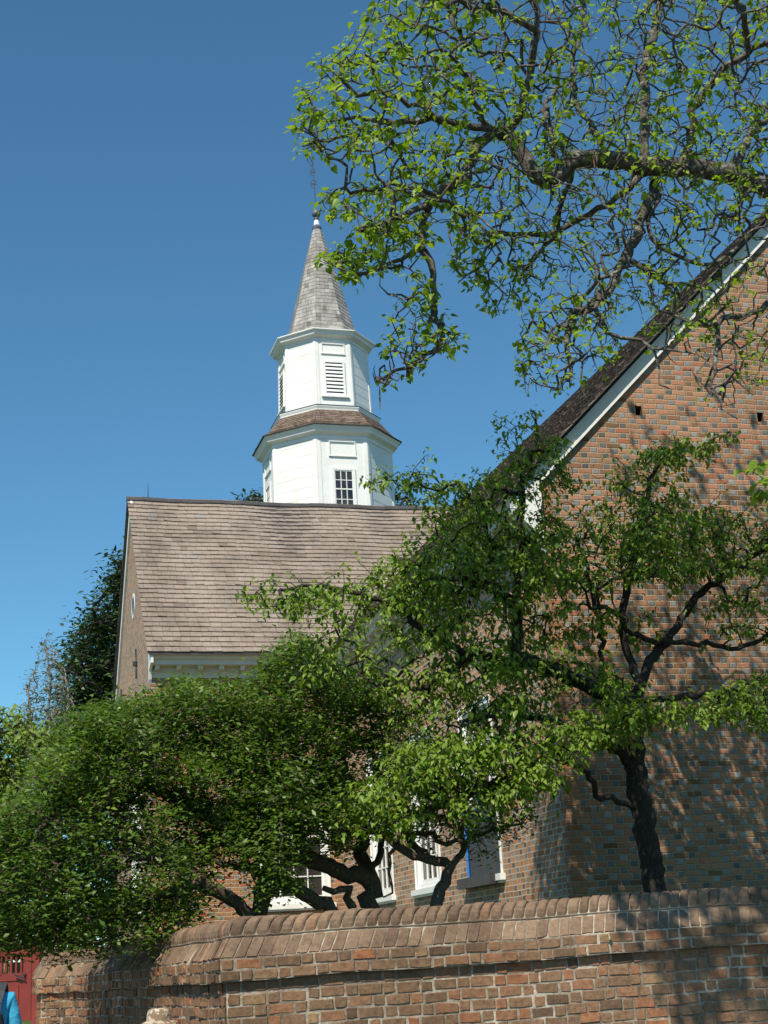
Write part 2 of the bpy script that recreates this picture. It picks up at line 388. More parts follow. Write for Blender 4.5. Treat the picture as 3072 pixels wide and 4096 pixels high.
for h in holes:
    b = MB()
    x0, x1, z0, z1 = h[0], h[1], hz0, hz1
    b.face([(x0,YC,z0),(x0,YC+.25,z0),(x0,YC+.25,z1),(x0,YC,z1)]); b.face([(x1,YC,z0),(x1,YC,z1),(x1,YC+.25,z1),(x1,YC+.25,z0)])
    b.face([(x0,YC,z1),(x1,YC,z1),(x1,YC+.25,z1),(x0,YC+.25,z1)]); b.face([(x0,YC,z0),(x1,YC,z0),(x1,YC+.25,z0),(x0,YC+.25,z0)])
    b.face([(x0,YC+.25,z0),(x1,YC+.25,z0),(x1,YC+.25,z1),(x0,YC+.25,z1)])
    b.build('putlog_hole', GBRICK, gable)
# corner of rubbed orange bricks: toothed, 2-3 mm proud
b = MB(); k = 0; z = YARD
while z < zc-.1:
    wd = .215 if k % 2 == 0 else .105
    wd2 = .105 if k % 2 == 0 else .215
    b.face([(XC-.003,YC-.003,z),(XC+wd,YC-.003,z),(XC+wd,YC-.003,z+.083),(XC-.003,YC-.003,z+.083)], [(.01,z),(.01+wd,z),(.01+wd,z+.083),(.01,z+.083)], random.random())
    b.face([(XC-.003,YC+wd2,z),(XC-.003,YC-.003,z),(XC-.003,YC-.003,z+.083),(XC-.003,YC+wd2,z+.083)], [(.3,z),(.3+wd2,z),(.3+wd2,z+.083),(.3,z+.083)], random.random())
    z += .083; k += 1
b.build('corner_bricks', QUOIN, gable)

# side wall of the chancel with three tall windows
YT, ZT, YR, ZRT, XL = 30.7, 6.51+EYE, 34.62, 11.185+EYE, 3.70
YTW = YT+.42; XG = XL+.12; YTB = 2*YR-YTW
wins = [(21.30,22.86),(24.30,25.80),(27.25,28.75)]
WZ0, WZ1 = 1.13+EYE, 3.86+EYE
b = MB()
wall(b, lambda u, z: (XC, u, z), YC, YTW, YARD-.1, ZE-.35, [(a, c, WZ0, WZ1) for a, c in wins])
wall(b, lambda u, z: (XC, u, z), YTB, YW, YARD-.1, ZE-.35, [])
wall(b, lambda u, z: (XE, u, z), YC, YW, YARD-.1, ZE-.35, [])
wall(b, lambda u, z: (u, YW, z), XC, XE, YARD-.1, ZE-.35, [])
b.face([(XC,YW,ZE-.35),(XE,YW,ZE-.35),(RX,YW,RZ-.3)], [(0,0),(11,0),(5.5,6)])
sidew = b.build('side_wall', SIDEB, church)

def window(P, U, N, wd, ht, cols, rows, parent, mats=(None,), arch=False, depth=.09, label=None, fw=.13, rail=None, sill=True, curtain=False):
    """sash window: P lower-left corner on the wall face, U along, N outward"""
    P, U, N = Vector(P), Vector(U).normalized(), Vector(N).normalized(); Z = Vector((0,0,1))
    pt = lambda u, z, n: P+U*u+Z*z+N*n
    f = MB()
    def rect(u0, u1, z0, z1, n0, n1): f.hexa([pt(u0,z0,n0),pt(u1,z0,n0),pt(u1,z0,n1),pt(u0,z0,n1),pt(u0,z1,n0),pt(u1,z1,n0),pt(u1,z1,n1),pt(u0,z1,n1)])
    rect(0, fw, 0, ht, -.12, -.004+.014); rect(wd-fw, wd, 0, ht, -.12, .010)
    rect(fw, wd-fw, ht-fw*.8, ht, -.12, .008)
    rect(fw, wd-fw, 0, .09, -.12, -.01)
    # moulding bead round the frame
    rect(-.0, .03, 0, ht, .010, .03); rect(wd-.03, wd, 0, ht, .010, .03); rect(.03, wd-.03, ht-.03, ht, .008, .028)
    w0 = f.build('window', WHITE, parent)
    if label: w0['label'] = label
    sx0, sx1, sz0, sz1 = fw, wd-fw, .09, ht-fw*.8; mid = sz0+(sz1-sz0)*(rail or .5)
    mb_ = MB(); f = mb_
    rect(sx0, sx0+.045, sz0, sz1, -.10, -.05); rect(sx1-.045, sx1, sz0, sz1, -.10, -.05)
    rect(sx0+.045, sx1-.045, sz0, sz0+.07, -.10, -.052); rect(sx0+.045, sx1-.045, sz1-.05, sz1, -.10, -.052); rect(sx0+.045, sx1-.045, mid-.025, mid+.025, -.10, -.047)
    gu = (sx1-sx0-.09)/cols
    for i in range(1, cols): rect(sx0+.045+gu*i-.012, sx0+.045+gu*i+.012, sz0+.07, sz1-.05, -.095, -.06)
    for half, (za, zb) in enumerate(((sz0+.07, mid-.025), (mid+.025, sz1-.05))):
        rr = rows//2
        for j in range(1, rr): z_ = za+(zb-za)*j/rr; rect(sx0+.045, sx1-.045, z_-.012, z_+.012, -.094, -.062)
    mb_.build('sash', WHITE, w0)
    gl = MB(); gl.face([pt(sx0,sz0,-.085),pt(sx1,sz0,-.085),pt(sx1,sz1,-.085),pt(sx0,sz1,-.085)]); gl.build('pane', GLASS, w0)
    if sill:
        s_ = MB(); f = s_; rect(-.09, wd+.09, -.10, -.002, -.12, .09); rect(-.06, wd+.06, -.14, -.10, -.02, .06); s_.build('sill', WHITE, w0)
    return w0
labs = ['window with its lower sash covered by a dark sheet edged in blue tape', None, None]
for (a, c), lb_ in zip(wins, labs):
    wn = window((XC, c, WZ0), (0,-1,0), (-1,0,0), c-a, WZ1-WZ0, 4, 6, sidew, label=lb_)
    if lb_:
        s_ = MB(); x0 = XC-.02
        nseg = 10
        zt_ = WZ0+1.15
        for i in range(nseg):
            ya, yb = a+.05+(c-a-.1)*i/nseg, a+.05+(c-a-.1)*(i+1)/nseg
            xa = x0-.012*math.sin(i*1.9)-.01; xb = x0-.012*math.sin((i+1)*1.9)-.01
            s_.hexa([(xa,ya,WZ0-.06),(xb,yb,WZ0-.06),(xb+.004,yb,WZ0-.06),(xa+.004,ya,WZ0-.06),(xa,ya,zt_),(xb,yb,zt_),(xb+.004,yb,zt_),(xa+.004,ya,zt_)])
        s_.obox((XC-.045, (a+c)/2-.0+.12, WZ0-.068), (.14,0,0), (0,(c-a)/2,0), (0,0,.078))
        s_.build('dark_sheet', TARP, wn)
        t_ = MB(); t_.box((XC-.05,c-.10,WZ0-.06),(XC-.036,c-.03,zt_)); t_.box((XC-.052,a+.03,zt_-.1),(XC-.038,c-.6,zt_+.08)); t_.build('tape', BLUETAPE, wn)

# roof of chancel and nave
def norm3(v): v = Vector(v); return v/v.length
b = MB(); slen = math.hypot(RX-7.41, RZ-ZE); Bl = norm3((RX-7.41,0,RZ-ZE)); Nl = norm3((-(RZ-ZE),0,RX-7.41))
shingles(b, (7.41,YC-.205,ZE), (0,1,0), Bl, Nl, YW-YC+.5, slen, .19, .2, t=.024, jit=.014, gap=.008, wj=.4)
Br = norm3((-(RX-7.41),0,RZ-ZE)); Nr = norm3((RZ-ZE,0,RX-7.41))
shingles(b, (2*RX-7.41,YC-.15,ZE), (0,1,0), Br, Nr, YW-YC+.5, slen, .3, .5, t=.024)
roof1 = b.build('roof', SHDARK, church)
b = MB()
for sgn in (-1, 1):
    xe = RX+sgn*(RX-7.41)
    for y0, y1 in ((YC-.10, YW+.2),):
        P = [(xe,y0,ZE-.05),(RX,y0,RZ-.05),(RX,y1,RZ-.05),(xe,y1,ZE-.05),(xe,y0,ZE-.012),(RX,y0,RZ-.012),(RX,y1,RZ-.012),(xe,y1,ZE-.012)]
        b.hexa(P)
b.build('roof_deck', RIDGE, roof1)
# barge boards of the gable
b = MB()
for sgn in (-1, 1):
    d = Vector((sgn*(7.41-RX)*-1, 0, 0)); e = Vector((RX+sgn*(RX-7.41), YC, ZE)); t_ = Vector((RX, YC, RZ)); dirv = (t_-e).normalized(); nn = Vector((0,-1,0)); up = dirv.cross(nn)*(1 if sgn < 0 else -1)
    if up.z < 0: up = -up
    for (h0, h1, n0, n1) in ((-.25, -.055, .0, .05), (-.25, -.21, .05, .068)):
        P = []
        for q in (e, t_):
            for (hh_, n_) in ((h0, n0), (h0, n1), (h1, n1), (h1, n0)): P.append(q+up*hh_+nn*n_)
        b.hexa([P[0],P[1],P[2],P[3],P[4],P[5],P[6],P[7]])
b.build('barge_board', WHITE, roof1)
# eave cornice of the chancel and its boxed white end
def cornice(parent, fn, L, zt, out, mod=.48, back=False, start=.16):
    """classical eave cornice; fn(u, d, z) with d outward from the wall"""
    b = MB()
    prof = [(0,zt-.47),(.03,zt-.47),(.03,zt-.36),(.05,zt-.34),(.05,zt-.225),(out-.1,zt-.225),(out-.1,zt-.13),(out-.06,zt-.11),(out-.02,zt-.04),(out,zt-.012),(0,zt-.012)]
    for i in range(len(prof)-1):
        (d0,z0),(d1,z1) = prof[i], prof[i+1]; b.face([fn(0,d0,z0),fn(L,d0,z0),fn(L,d1,z1),fn(0,d1,z1)])
    for u in (0, L): b.face([fn(u,d,z) for d,z in prof])
    c = b.build('cornice', CREAM, parent)
    n = int((L-start)/mod)+1
    for k in range(min(n, 60)):
        u = start+mod*k; mb_ = MB(); dm = out-.14
        P = [fn(u,.05,zt-.33),fn(u+.1,.05,zt-.33),fn(u+.1,dm-.03,zt-.32),fn(u,dm-.03,zt-.32),fn(u,.05,zt-.226),fn(u+.1,.05,zt-.226),fn(u+.1,dm,zt-.226),fn(u,dm,zt-.226)]
        mb_.hexa(P); mb_.build('modillion', CREAM, c)
    return c
cornice(church, lambda u,d,z: (XC-d, YC+u, z), YTW-YC, ZE-.02, XC-7.44)
b = MB()
pr = [(XC+.0,ZE-.9),(XC-.06,ZE-.62),(7.47,ZE-.30),(7.44,ZE-.05),(XC,ZE+.40)]
P0 = [(x,YC-.10,z) for x,z in pr]; P1 = [(x,YC+.02,z) for x,z in pr]
b.face(P0); b.face(P1[::-1])
for i in range(len(pr)): j = (i+1) % len(pr); b.face([P0[i],P1[i],P1[j],P0[j]])
b.build('cornice_end', WHITE, church)

# ---- transept
b = MB()
TW = [(6.06,7.62,1.19+EYE,3.97+EYE)]
wall(b, lambda u, z: (u, YTW, z), XG, XC, YARD-.1, ZT-.4, TW)
twall = b.build('transept_wall', TRANB, church)
b = MB(); wall(b, lambda u, z: (u, YTB, z), XG, XC, YARD-.1, ZT-.4, []); b.build('transept_wall', TRANB, church)
wa = window((6.06, YTW, 1.19+EYE), (1,0,0), (0,-1,0), 1.56, 2.78, 4, 6, twall)
b = MB(); zt2 = ZRT-.12; sl2 = (ZRT-ZT)/(YR-YT)
GW = [(32.9,34.6,1.3+EYE,4.3+EYE)]
zg = ZT-.4
wall(b, lambda u, z: (XG, u, z), YTW, YTB, YARD-.1, zg, GW)
ya = YTW; 
def gz(y): return ZRT-sl2*abs(y-YR)-.12
b.face([(XG,YTW,zg),(XG,YTB,zg),(XG,YTB,gz(YTB)),(XG,YR,gz(YR)),(XG,YTW,gz(YTW))], [(YTW,zg),(YTB,zg),(YTB,gz(YTB)),(YR,gz(YR)),(YTW,gz(YTW))])
tg = b.build('gable_wall', SIDEB, church)
window((XG, 34.6, 1.3+EYE), (0,-1,0), (-1,0,0), 1.7, 3.0, 4, 6, tg)
# round window high in the gable
cy_, cz_ = 34.35, 8.4+EYE
b = MB(); n_ = 28
for k in range(n_):
    a0, a1 = 2*math.pi*k/n_, 2*math.pi*(k+1)/n_
    for (r0, r1, x0, x1) in ((.24,.31,XG-.012,XG-.012),(.31,.31,XG-.012,XG+.02),(.24,.24,XG-.012,XG-.005)):
        b.face([(x0,cy_+r0*math.cos(a0),cz_+r0*math.sin(a0)),(x0,cy_+r0*math.cos(a1),cz_+r0*math.sin(a1)),(x1,cy_+r1*math.cos(a1),cz_+r1*math.sin(a1)),(x1,cy_+r1*math.cos(a0),cz_+r1*math.sin(a0))])
rw = b.build('round_window', WHITE, tg)
b = MB(); b.face([(XG-.006,cy_+.25*math.cos(2*math.pi*k/n_),cz_+.25*math.sin(2*math.pi*k/n_)) for k in range(n_)]); b.build('pane', IRON, rw)
for (yy, zz) in ((33.6, 6.84+EYE), (36.9, 6.5+EYE)):
    b = MB(); b.tube([(XG-.03, yy+.035*math.sin(q*2.4), zz+q*.36) for q in np.linspace(-1,1,13)], .018, 6)
    b.lathe([(0,-.05),(.055,-.05),(.055,.05),(0,.05)], (XG-.05, yy, zz), 10); b.build('wall_anchor', IRON, tg)
# transept roof
XJ = 12.5
b = MB(); Bt = norm3((0,YR-YT,ZRT-ZT)); Nt = norm3((0,-(ZRT-ZT),YR-YT)); st = math.hypot(YR-YT, ZRT-ZT)
def tlim(s):   # stops inside the chancel roof
    zz = ZT+s*Bt.z; xv = RX-(RZ-zz)/SL; return (0, xv+.15-XL)
O_ = Vector((XL,YT,ZT))
def shingles_rect(b, *a, **k): shingles(b, *a, **k)
rows_ = int(math.ceil(st/.178))
for i in range(rows_):
    s0 = i*.178; l1 = tlim(s0+.2)[1]
    shingles(b, O_+Bt*s0, (1,0,0), Bt, Nt, l1, .17, .178, .215, t=.028, jit=.008, gap=.006, wj=.3, over=1.3)
Bb = norm3((0,-(YR-YT),ZRT-ZT)); Nb = norm3((0,ZRT-ZT,YR-YT))
shingles(b, (XL,2*YR-YT,ZT), (1,0,0), Bb, Nb, 7, st, .2, .3, t=.026)
roof2 = b.build('roof', SHING, church)
b = MB()
for sg in (-1, 1):
    ye = YR+sg*(YR-YT)
    P = [(XL+.03,ye,ZT-.06),(XJ,ye,ZT-.06),(XJ,YR,ZRT-.06),(XL+.03,YR,ZRT-.06),(XL+.03,ye,ZT-.012),(XJ,ye,ZT-.012),(XJ,YR,ZRT-.012),(XL+.03,YR,ZRT-.012)]
    b.hexa(P)
b.build('roof_deck', RIDGE, roof2)
b = MB(); x = XL-.01
while x < XJ:
    L_ = random.uniform(.3,.4); dz = random.uniform(0,.02)
    for sg in (-1,1):
        B_ = Vector((0, -sg*(YR-YT), ZRT-ZT)).normalized()
        q0 = Vector((x,YR,ZRT+.045+dz)); q1 = q0-B_*.13
        if sg == 1: q1 = q0-Vector((0,-(YR-YT),ZRT-ZT)).normalized()*.13
        b.hexa([q1,q1+Vector((L_-.01,0,0)),q0+Vector((L_-.01,0,0)),q0,q1+Vector((0,0,.022)),q1+Vector((L_-.01,0,.022)),q0+Vector((L_-.01,0,.022)),q0+Vector((0,0,.022))])
    x += L_
b.build('ridge_cap', RIDGE, roof2)
b = MB()
for sg in (-1,1):
    e = Vector((XG,YR+sg*(YR-YT),ZT)); t_ = Vector((XG,YR,ZRT)); dv = (t_-e).normalized(); up = Vector((0,-dv.z*(1 if dv.y>0 else -1),abs(dv.y)))
    P = []
    for q in (e,t_):
        for (h_, n_) in ((-.24,.0),(-.24,.05),(-.04,.05),(-.04,.0)): P.append(q+up*h_+Vector((-n_,0,0)))
    b.hexa(P)
b.build('barge_board', WHITE, roof2)
for o in [roof2]+[c_ for c_ in roof2.children if c_.name.startswith(('ridge_cap','roof_deck'))]:
    n_ = len(o.data.vertices); co = np.empty(n_*3, np.float32); o.data.vertices.foreach_get('co', co); co = co.reshape(-1,3)
    u_ = np.clip((co[:,0]-XL)/(XJ-XL), 0, 1); hf = (co[:,2]-ZT)/(ZRT-ZT)
    co[:,2] += -.03*np.sin(math.pi*u_)*hf+.012*np.sin(co[:,0]*2.3)*np.clip(hf,0,1)*(u_ > .05)
    o.data.vertices.foreach_set('co', co.ravel()); o.data.update()
cornice(church, lambda u,d,z: (XG+.02+u, YTW-d, z), XC-XG-.1, ZT-.02, YTW-YT-.03, mod=.465, start=.05)
b = MB(); pr = [(YTW+.02,ZT-.62),(YTW-.04,ZT-.52),(YTW-.1,ZT-.34),(YT+.04,ZT-.22),(YT+.03,ZT-.03),(YTW+.02,ZT+.42)]
P0 = [(XG-.04,y,z) for y,z in pr]; P1 = [(XG+.02,y,z) for y,z in pr]; b.face(P0); b.face(P1[::-1])
for i in range(len(pr)): j=(i+1)%len(pr); b.face([P0[i],P1[i],P1[j],P0[j]])
b.build('cornice_end', WHITE, church)
b = MB(); b.tube([(4.22,YR,ZRT),(4.22,YR,ZRT+.45)], [.012,.005], 5); b.build('lightning_rod', IRON, roof2)

# ---- steeple
YA = 52.4; C0 = Vector((RX, YA, EYE))
def octv(Rr, k, z): a = math.pi/8+k*math.pi/4; return Vector((RX+Rr*math.cos(a), YA+Rr*math.sin(a), EYE+z))
b = MB(); hb = 3.0
wall(b, lambda u,z: (RX-hb+u, YA-hb, z), 0, 2*hb, YARD-.1, 11+EYE, []); wall(b, lambda u,z: (RX-hb, YA-hb+u, z), 0, 2*hb, YARD-.1, 11+EYE, [])
wall(b, lambda u,z: (RX+hb, YA-hb+u, z), 0, 2*hb, YARD-.1, 11+EYE, []); wall(b, lambda u,z: (RX-hb+u, YA+hb, z), 0, 2*hb, YARD-.1, 11+EYE, [])
b.build('tower_wall', TRANB, church)
b = MB()
for k in range(4):
    c_ = [(RX-hb-.2,YA-hb-.2),(RX+hb+.2,YA-hb-.2),(RX+hb+.2,YA+hb+.2),(RX-hb-.2,YA+hb+.2)]
    p, q = c_[k], c_[(k+1)%4]; b.face([(p[0],p[1],11+EYE-.1),(q[0],q[1],11+EYE-.1),(RX+(q[0]-RX)*.6,YA+(q[1]-YA)*.6,12.4+EYE),(RX+(p[0]-RX)*.6,YA+(p[1]-YA)*.6,12.4+EYE)])
b.build('tower_roof', SHDARK, church)

def stage(name, z0, z1, R0, R1, boards, lab):
    """octagonal wooden stage: boards lapped a few millimetres, corner boards, plain cardinal faces"""
    b = MB(); n = boards
    for k in range(8):
        card = (k % 2 == 1)     # faces to -Y, -X, +X, +Y carry openings
        for i in range(n):
            za, zb = z0+(z1-z0)*i/n, z0+(z1-z0)*(i+1)/n
            if card: za, zb = (z0, z1) if i == 0 else (None, None)
            if za is None: continue
            Ra, Rb = R0+(R1-R0)*(za-z0)/(z1-z0), R0+(R1-R0)*(zb-z0)/(z1-z0)
            la = 0 if card else .005
            p, q, r, s_ = octv(Ra+la,k,za), octv(Ra+la,k+1,za), octv(Rb,k+1,zb), octv(Rb,k,zb)
            b.face([p,q,r,s_])
            if la: b.face([octv(Ra-.01,k,za),octv(Ra-.01,k+1,za),q,p])
    o = b.build(name, WHITE, church); tag(o, lab)
    c = MB()
    for k in range(8):
        for side in (0, 1):
            kk = k; 
            for za, zb, Ra, Rb in ((z0, z1, R0, R1),):
                def fp(R_, t, z, o_): 
                    p, q = octv(R_,k,z), octv(R_,k+1,z); nrm = ((p+q)/2-Vector((RX,YA,p.z))).normalized(); return p+(q-p)*t+nrm*o_
                t0, t1 = ((0, .075) if side == 0 else (.925, 1))
                c.hexa([fp(Ra,t0,za,0),fp(Ra,t1,za,0),fp(Ra,t1,za,.025),fp(Ra,t0,za,.025),fp(Rb,t0,zb,0),fp(Rb,t1,zb,0),fp(Rb,t1,zb,.025),fp(Rb,t0,zb,.025)])
    c.build('corner_board', WHITE, o)
    return o
low = stage('lower_stage', 11.0, 19.1, 2.57, 2.56, 19, None)
up = stage('bell_stage', 20.3, 23.45, 1.87, 1.79, 8, None)
def oct_band(name, prof, mat, parent):
    b = MB()
    for i in range(len(prof)-1):
        for k in range(8):
            b.face([octv(prof[i][0],k,prof[i][1]),octv(prof[i][0],k+1,prof[i][1]),octv(prof[i+1][0],k+1,prof[i+1][1]),octv(prof[i+1][0],k,prof[i+1][1])])
    return b.build(name, mat, parent)
oct_band('cornice', [(2.56,18.83),(2.60,18.83),(2.60,18.95),(2.66,19.0),(2.82,19.06),(2.86,19.16),(2.93,19.24),(2.93,19.28),(2.0,19.30)], WHITE, low)
oct_band('cornice', [(1.79,23.18),(1.83,23.18),(1.83,23.26),(1.9,23.3),(2.04,23.36),(2.07,23.45),(2.16,23.52),(2.16,23.56),(1.2,23.75)], WHITE, up)
oct_band('base_moulding', [(2.02,20.12),(2.15,20.13),(2.16,20.2),(2.2,20.28),(2.2,20.33),(1.8,20.36)], WHITE, up)
oct_band('drip_edge', [(2.16,20.331),(2.225,20.331),(2.225,20.345),(1.8,20.375)], RIDGE, up)
# skirt roof and spire in real shingle courses
def oct_roof(name, ring, e, wmean, mat, parent, t=.02):
    """ring: list of (radius, z) from eave up"""
    b = MB()
    for (Ra, za), (Rb, zb) in zip(ring[:-1], ring[1:]):
        for k in range(8):
            p, q, r, s_ = octv(Ra,k,za), octv(Ra,k+1,za), octv(Rb,k+1,zb), octv(Rb,k,zb)
            A = (q-p).normalized(); L0 = (q-p).length; L1 = (r-s_).length; mid = ((s_+r)/2-(p+q)/2); S = mid.length; B = mid.normalized(); N = A.cross(B)
            if N.dot((p+q)/2-Vector((RX,YA,za+EYE))) < 0: N = -N
            shingles(b, p, A, B, N, L0, S, e, wmean, lambda s, L0=L0, L1=L1, S=S: ((L0-(L0+(L1-L0)*s/S))/2, (L0+(L0+(L1-L0)*s/S))/2), t=t, jit=.006, gap=.006, wj=.35)
            b.face([p-N*.012,q-N*.012,r-N*.012,s_-N*.012], None, .2)
    return b.build(name, mat, parent)
oct_roof('skirt_roof', [(2.98,19.285),(2.70,19.47),(2.12,20.18)], .125, .16, SHRED, church, .022)
oct_band('drip_edge', [(2.93,19.283),(2.995,19.27),(2.995,19.292),(2.8,19.31)], RIDGE, low)
spire = oct_roof('spire', [(1.58,23.66),(1.40,24.05),(.19,28.84)], .18, .17, SHGREY, church, .018)
b = MB(); b.lathe([(.20,28.80),(.185,28.9),(.20,28.93),(.205,28.99),(.15,29.02),(.13,29.1)], (RX,YA,EYE), 8, a0=math.pi/8); b.build('lead_cap', LEAD, spire)
b = MB(); b.lathe([(.13,29.1),(.10,29.34),(.0,29.34)], (RX,YA,EYE), 8, a0=math.pi/8); b.build('neck', WHITE, spire)
b = MB(); b.lathe([(0,29.34),(.12,29.36),(.13,29.40),(.08,29.44),(.08,29.47)]+[(.185*math.sin(q),29.645-.185*math.cos(q)) for q in np.linspace(.45,math.pi-.1,12)]+[(.03,29.86),(.02,29.95)], (RX,YA,EYE), 20); b.build('finial_ball', LEAD, spire, True)
b = MB(); top = Vector((RX-.07,YA,EYE)); V0 = Vector((RX,YA,EYE+29.9))
b.tube([V0, V0+Vector((-.03,0,1.2)), V0+Vector((-.10,0,3.5))], [.022,.018,.010], 6)
def scroll(c, sx, s):
    pts = []
    for q in np.linspace(0, 1, 16):
        a = q*4.6; rr = .16*s*(1-.55*q); pts.append(c+Vector((sx*(rr*math.sin(a)*.9+.02), 0, (.13*s-rr*math.cos(a))*1.0)))
    b.tube(pts, .012, 5)
for zz, s_, fl in ((30.86,.85,1),(31.08,.8,-1),(31.45,.7,1),(31.62,.65,-1)):
    for sx in (-1,1):
        c = Vector((RX-.035-.028*(zz-30.5), YA, EYE+zz)); n0 = len(b.v); scroll(c, sx, s_)
        if fl < 0:
            for i in range(n0, len(b.v)): v_ = b.v[i]; b.v[i] = (v_[0], v_[1], 2*c.z+.1-v_[2])
for q in (0, 1):
    b.tube([Vector((RX-.10,YA,EYE+31.85)), Vector((RX-.03-.2*q,YA+.1*q,EYE+31.95+.2*q)), Vector((RX-.2-.12*q,YA,EYE+32.35)), Vector((RX-.28,YA,EYE+32.55))], [.016,.02,.02,.008], 5)
b.build('weathervane', IRON, spire)

# openings on the four cardinal faces
for k in range(4):
    ang = -math.pi/2 - k*math.pi/2
    N = Vector((math.cos(ang), math.sin(ang), 0)); U = Vector((-N.y, N.x, 0)); 
    a_lo = 2.57*math.cos(math.pi/8); a_up0, a_up1 = 1.87*math.cos(math.pi/8), 1.79*math.cos(math.pi/8)
    Cc = Vector((RX, YA, EYE))
    def F(u, z, n, up_=False): 
        a = a_lo if not up_ else a_up0+(a_up1-a_up0)*(z-20.3)/3.15
        return Cc+N*(a+n)+U*u+Vector((0,0,z))
    def fr(mb_, u0,u1,z0,z1,n0,n1,up_): mb_.hexa([F(u0,z0,n0,up_),F(u1,z0,n0,up_),F(u1,z0,n1,up_),F(u0,z0,n1,up_),F(u0,z1,n0,up_),F(u1,z1,n0,up_),F(u1,z1,n1,up_),F(u0,z1,n1,up_)])
    for (u0,u1,z0,z1,up_,pa) in ((-.52,.52,18.12,18.74,False,low),(-.47,.47,22.60,23.06,True,up)):
        mb_ = MB(); fr(mb_,u0,u1,z1-.035,z1,0,.045,up_); fr(mb_,u0-.02,u1+.02,z0,z0+.04,0,.05,up_); fr(mb_,u0,u0+.035,z0+.04,z1-.035,0,.04,up_); fr(mb_,u1-.035,u1,z0+.04,z1-.035,0,.04,up_)
        mb_.build('raised_panel', WHITE, pa)
    # sash window, three by four visible panes
    mb_ = MB(); u0, u1, z0, z1 = -.46, .46, 15.75, 17.68
    fr(mb_,u0,u0+.1,z0,z1,0,.05,False); fr(mb_,u1-.1,u1,z0,z1,0,.05,False); fr(mb_,u0+.1,u1-.1,z1-.1,z1,0,.048,False); fr(mb_,u0-.05,u1+.05,z0-.08,z0,0,.09,False)
    i0, i1 = u0+.1, u1-.1
    fr(mb_,i0,i0+.035,z0,z1-.1,.0,.03,False); fr(mb_,i1-.035,i1,z0,z1-.1,0,.03,False); fr(mb_,i0+.035,i1-.035,z1-.14,z1-.1,0,.029,False); fr(mb_,i0+.035,i1-.035,16.81,16.86,0,.031,False)
    for j in (1,2): c_ = i0+.035+(i1-i0-.07)*j/3; fr(mb_,c_-.015,c_+.015,z0,z1-.14,0,.022,False)
    for zz in (17.19, 16.43, 16.05): fr(mb_,i0+.035,i1-.035,zz-.014,zz+.014,0,.0235,False)
    wv = mb_.build('window', WHITE, low)
    # louvred bell opening
    mb_ = MB(); u0,u1,z0,z1 = -.43,.43,20.84,22.32
    fr(mb_,u0,u0+.085,z0,z1,0,.06,True); fr(mb_,u1-.085,u1,z0,z1,0,.06,True); fr(mb_,u0+.085,u1-.085,z1-.08,z1,0,.058,True); fr(mb_,u0-.12,u1+.12,z0-.07,z0,0,.10,True)
    for j in range(9):
        zc_ = z0+.06+(z1-z0-.17)*j/8.5
        mb_.hexa([F(u0+.085,zc_-.045,.052,True),F(u1-.085,zc_-.045,.052,True),F(u1-.085,zc_+.045,.004,True),F(u0+.085,zc_+.045,.004,True),F(u0+.085,zc_-.012,.054,True),F(u1-.085,zc_-.012,.054,True),F(u1-.085,zc_+.075,.006,True),F(u0+.085,zc_+.075,.006,True)])
    mb_.build('louvre', WHITE, up)
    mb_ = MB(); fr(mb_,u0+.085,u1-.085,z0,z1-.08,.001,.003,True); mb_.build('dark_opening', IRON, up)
    mb_ = MB(); fr(mb_,i0+.02,i1-.02,15.76,17.55,.001,.004,False); mb_.build('pane', GLASS, low)

# ------------------------------------------------------------------ garden wall: real bricks laid along a path
class Path:
    def __init__(s, pts):
        s.p = [Vector((x, y, 0)) for x, y in pts]; n = len(s.p); s.s = [0.]
        for i in range(n-1): s.s.append(s.s[-1]+(s.p[i+1]-s.p[i]).length)
        seg = [(s.p[i+1]-s.p[i]).normalized() for i in range(n-1)]
        nr = [Vector((t.y, -t.x, 0)) for t in seg]; s.n = []
        for i in range(n):
            a, c = nr[max(i-1, 0)], nr[min(i, n-2)]; mm = (a+c).normalized(); s.n.append(mm/max(.4, mm.dot(a)))
        s.L = s.s[-1]
    def __call__(s, q, off, z):
        q = min(max(q, 0), s.L-1e-6); i = 0
        while s.s[i+1] < q: i += 1
        f = (q-s.s[i])/(s.s[i+1]-s.s[i])
        v = s.p[i].lerp(s.p[i+1], f)+s.n[i].lerp(s.n[i+1], f)*off; v.z = z; return v
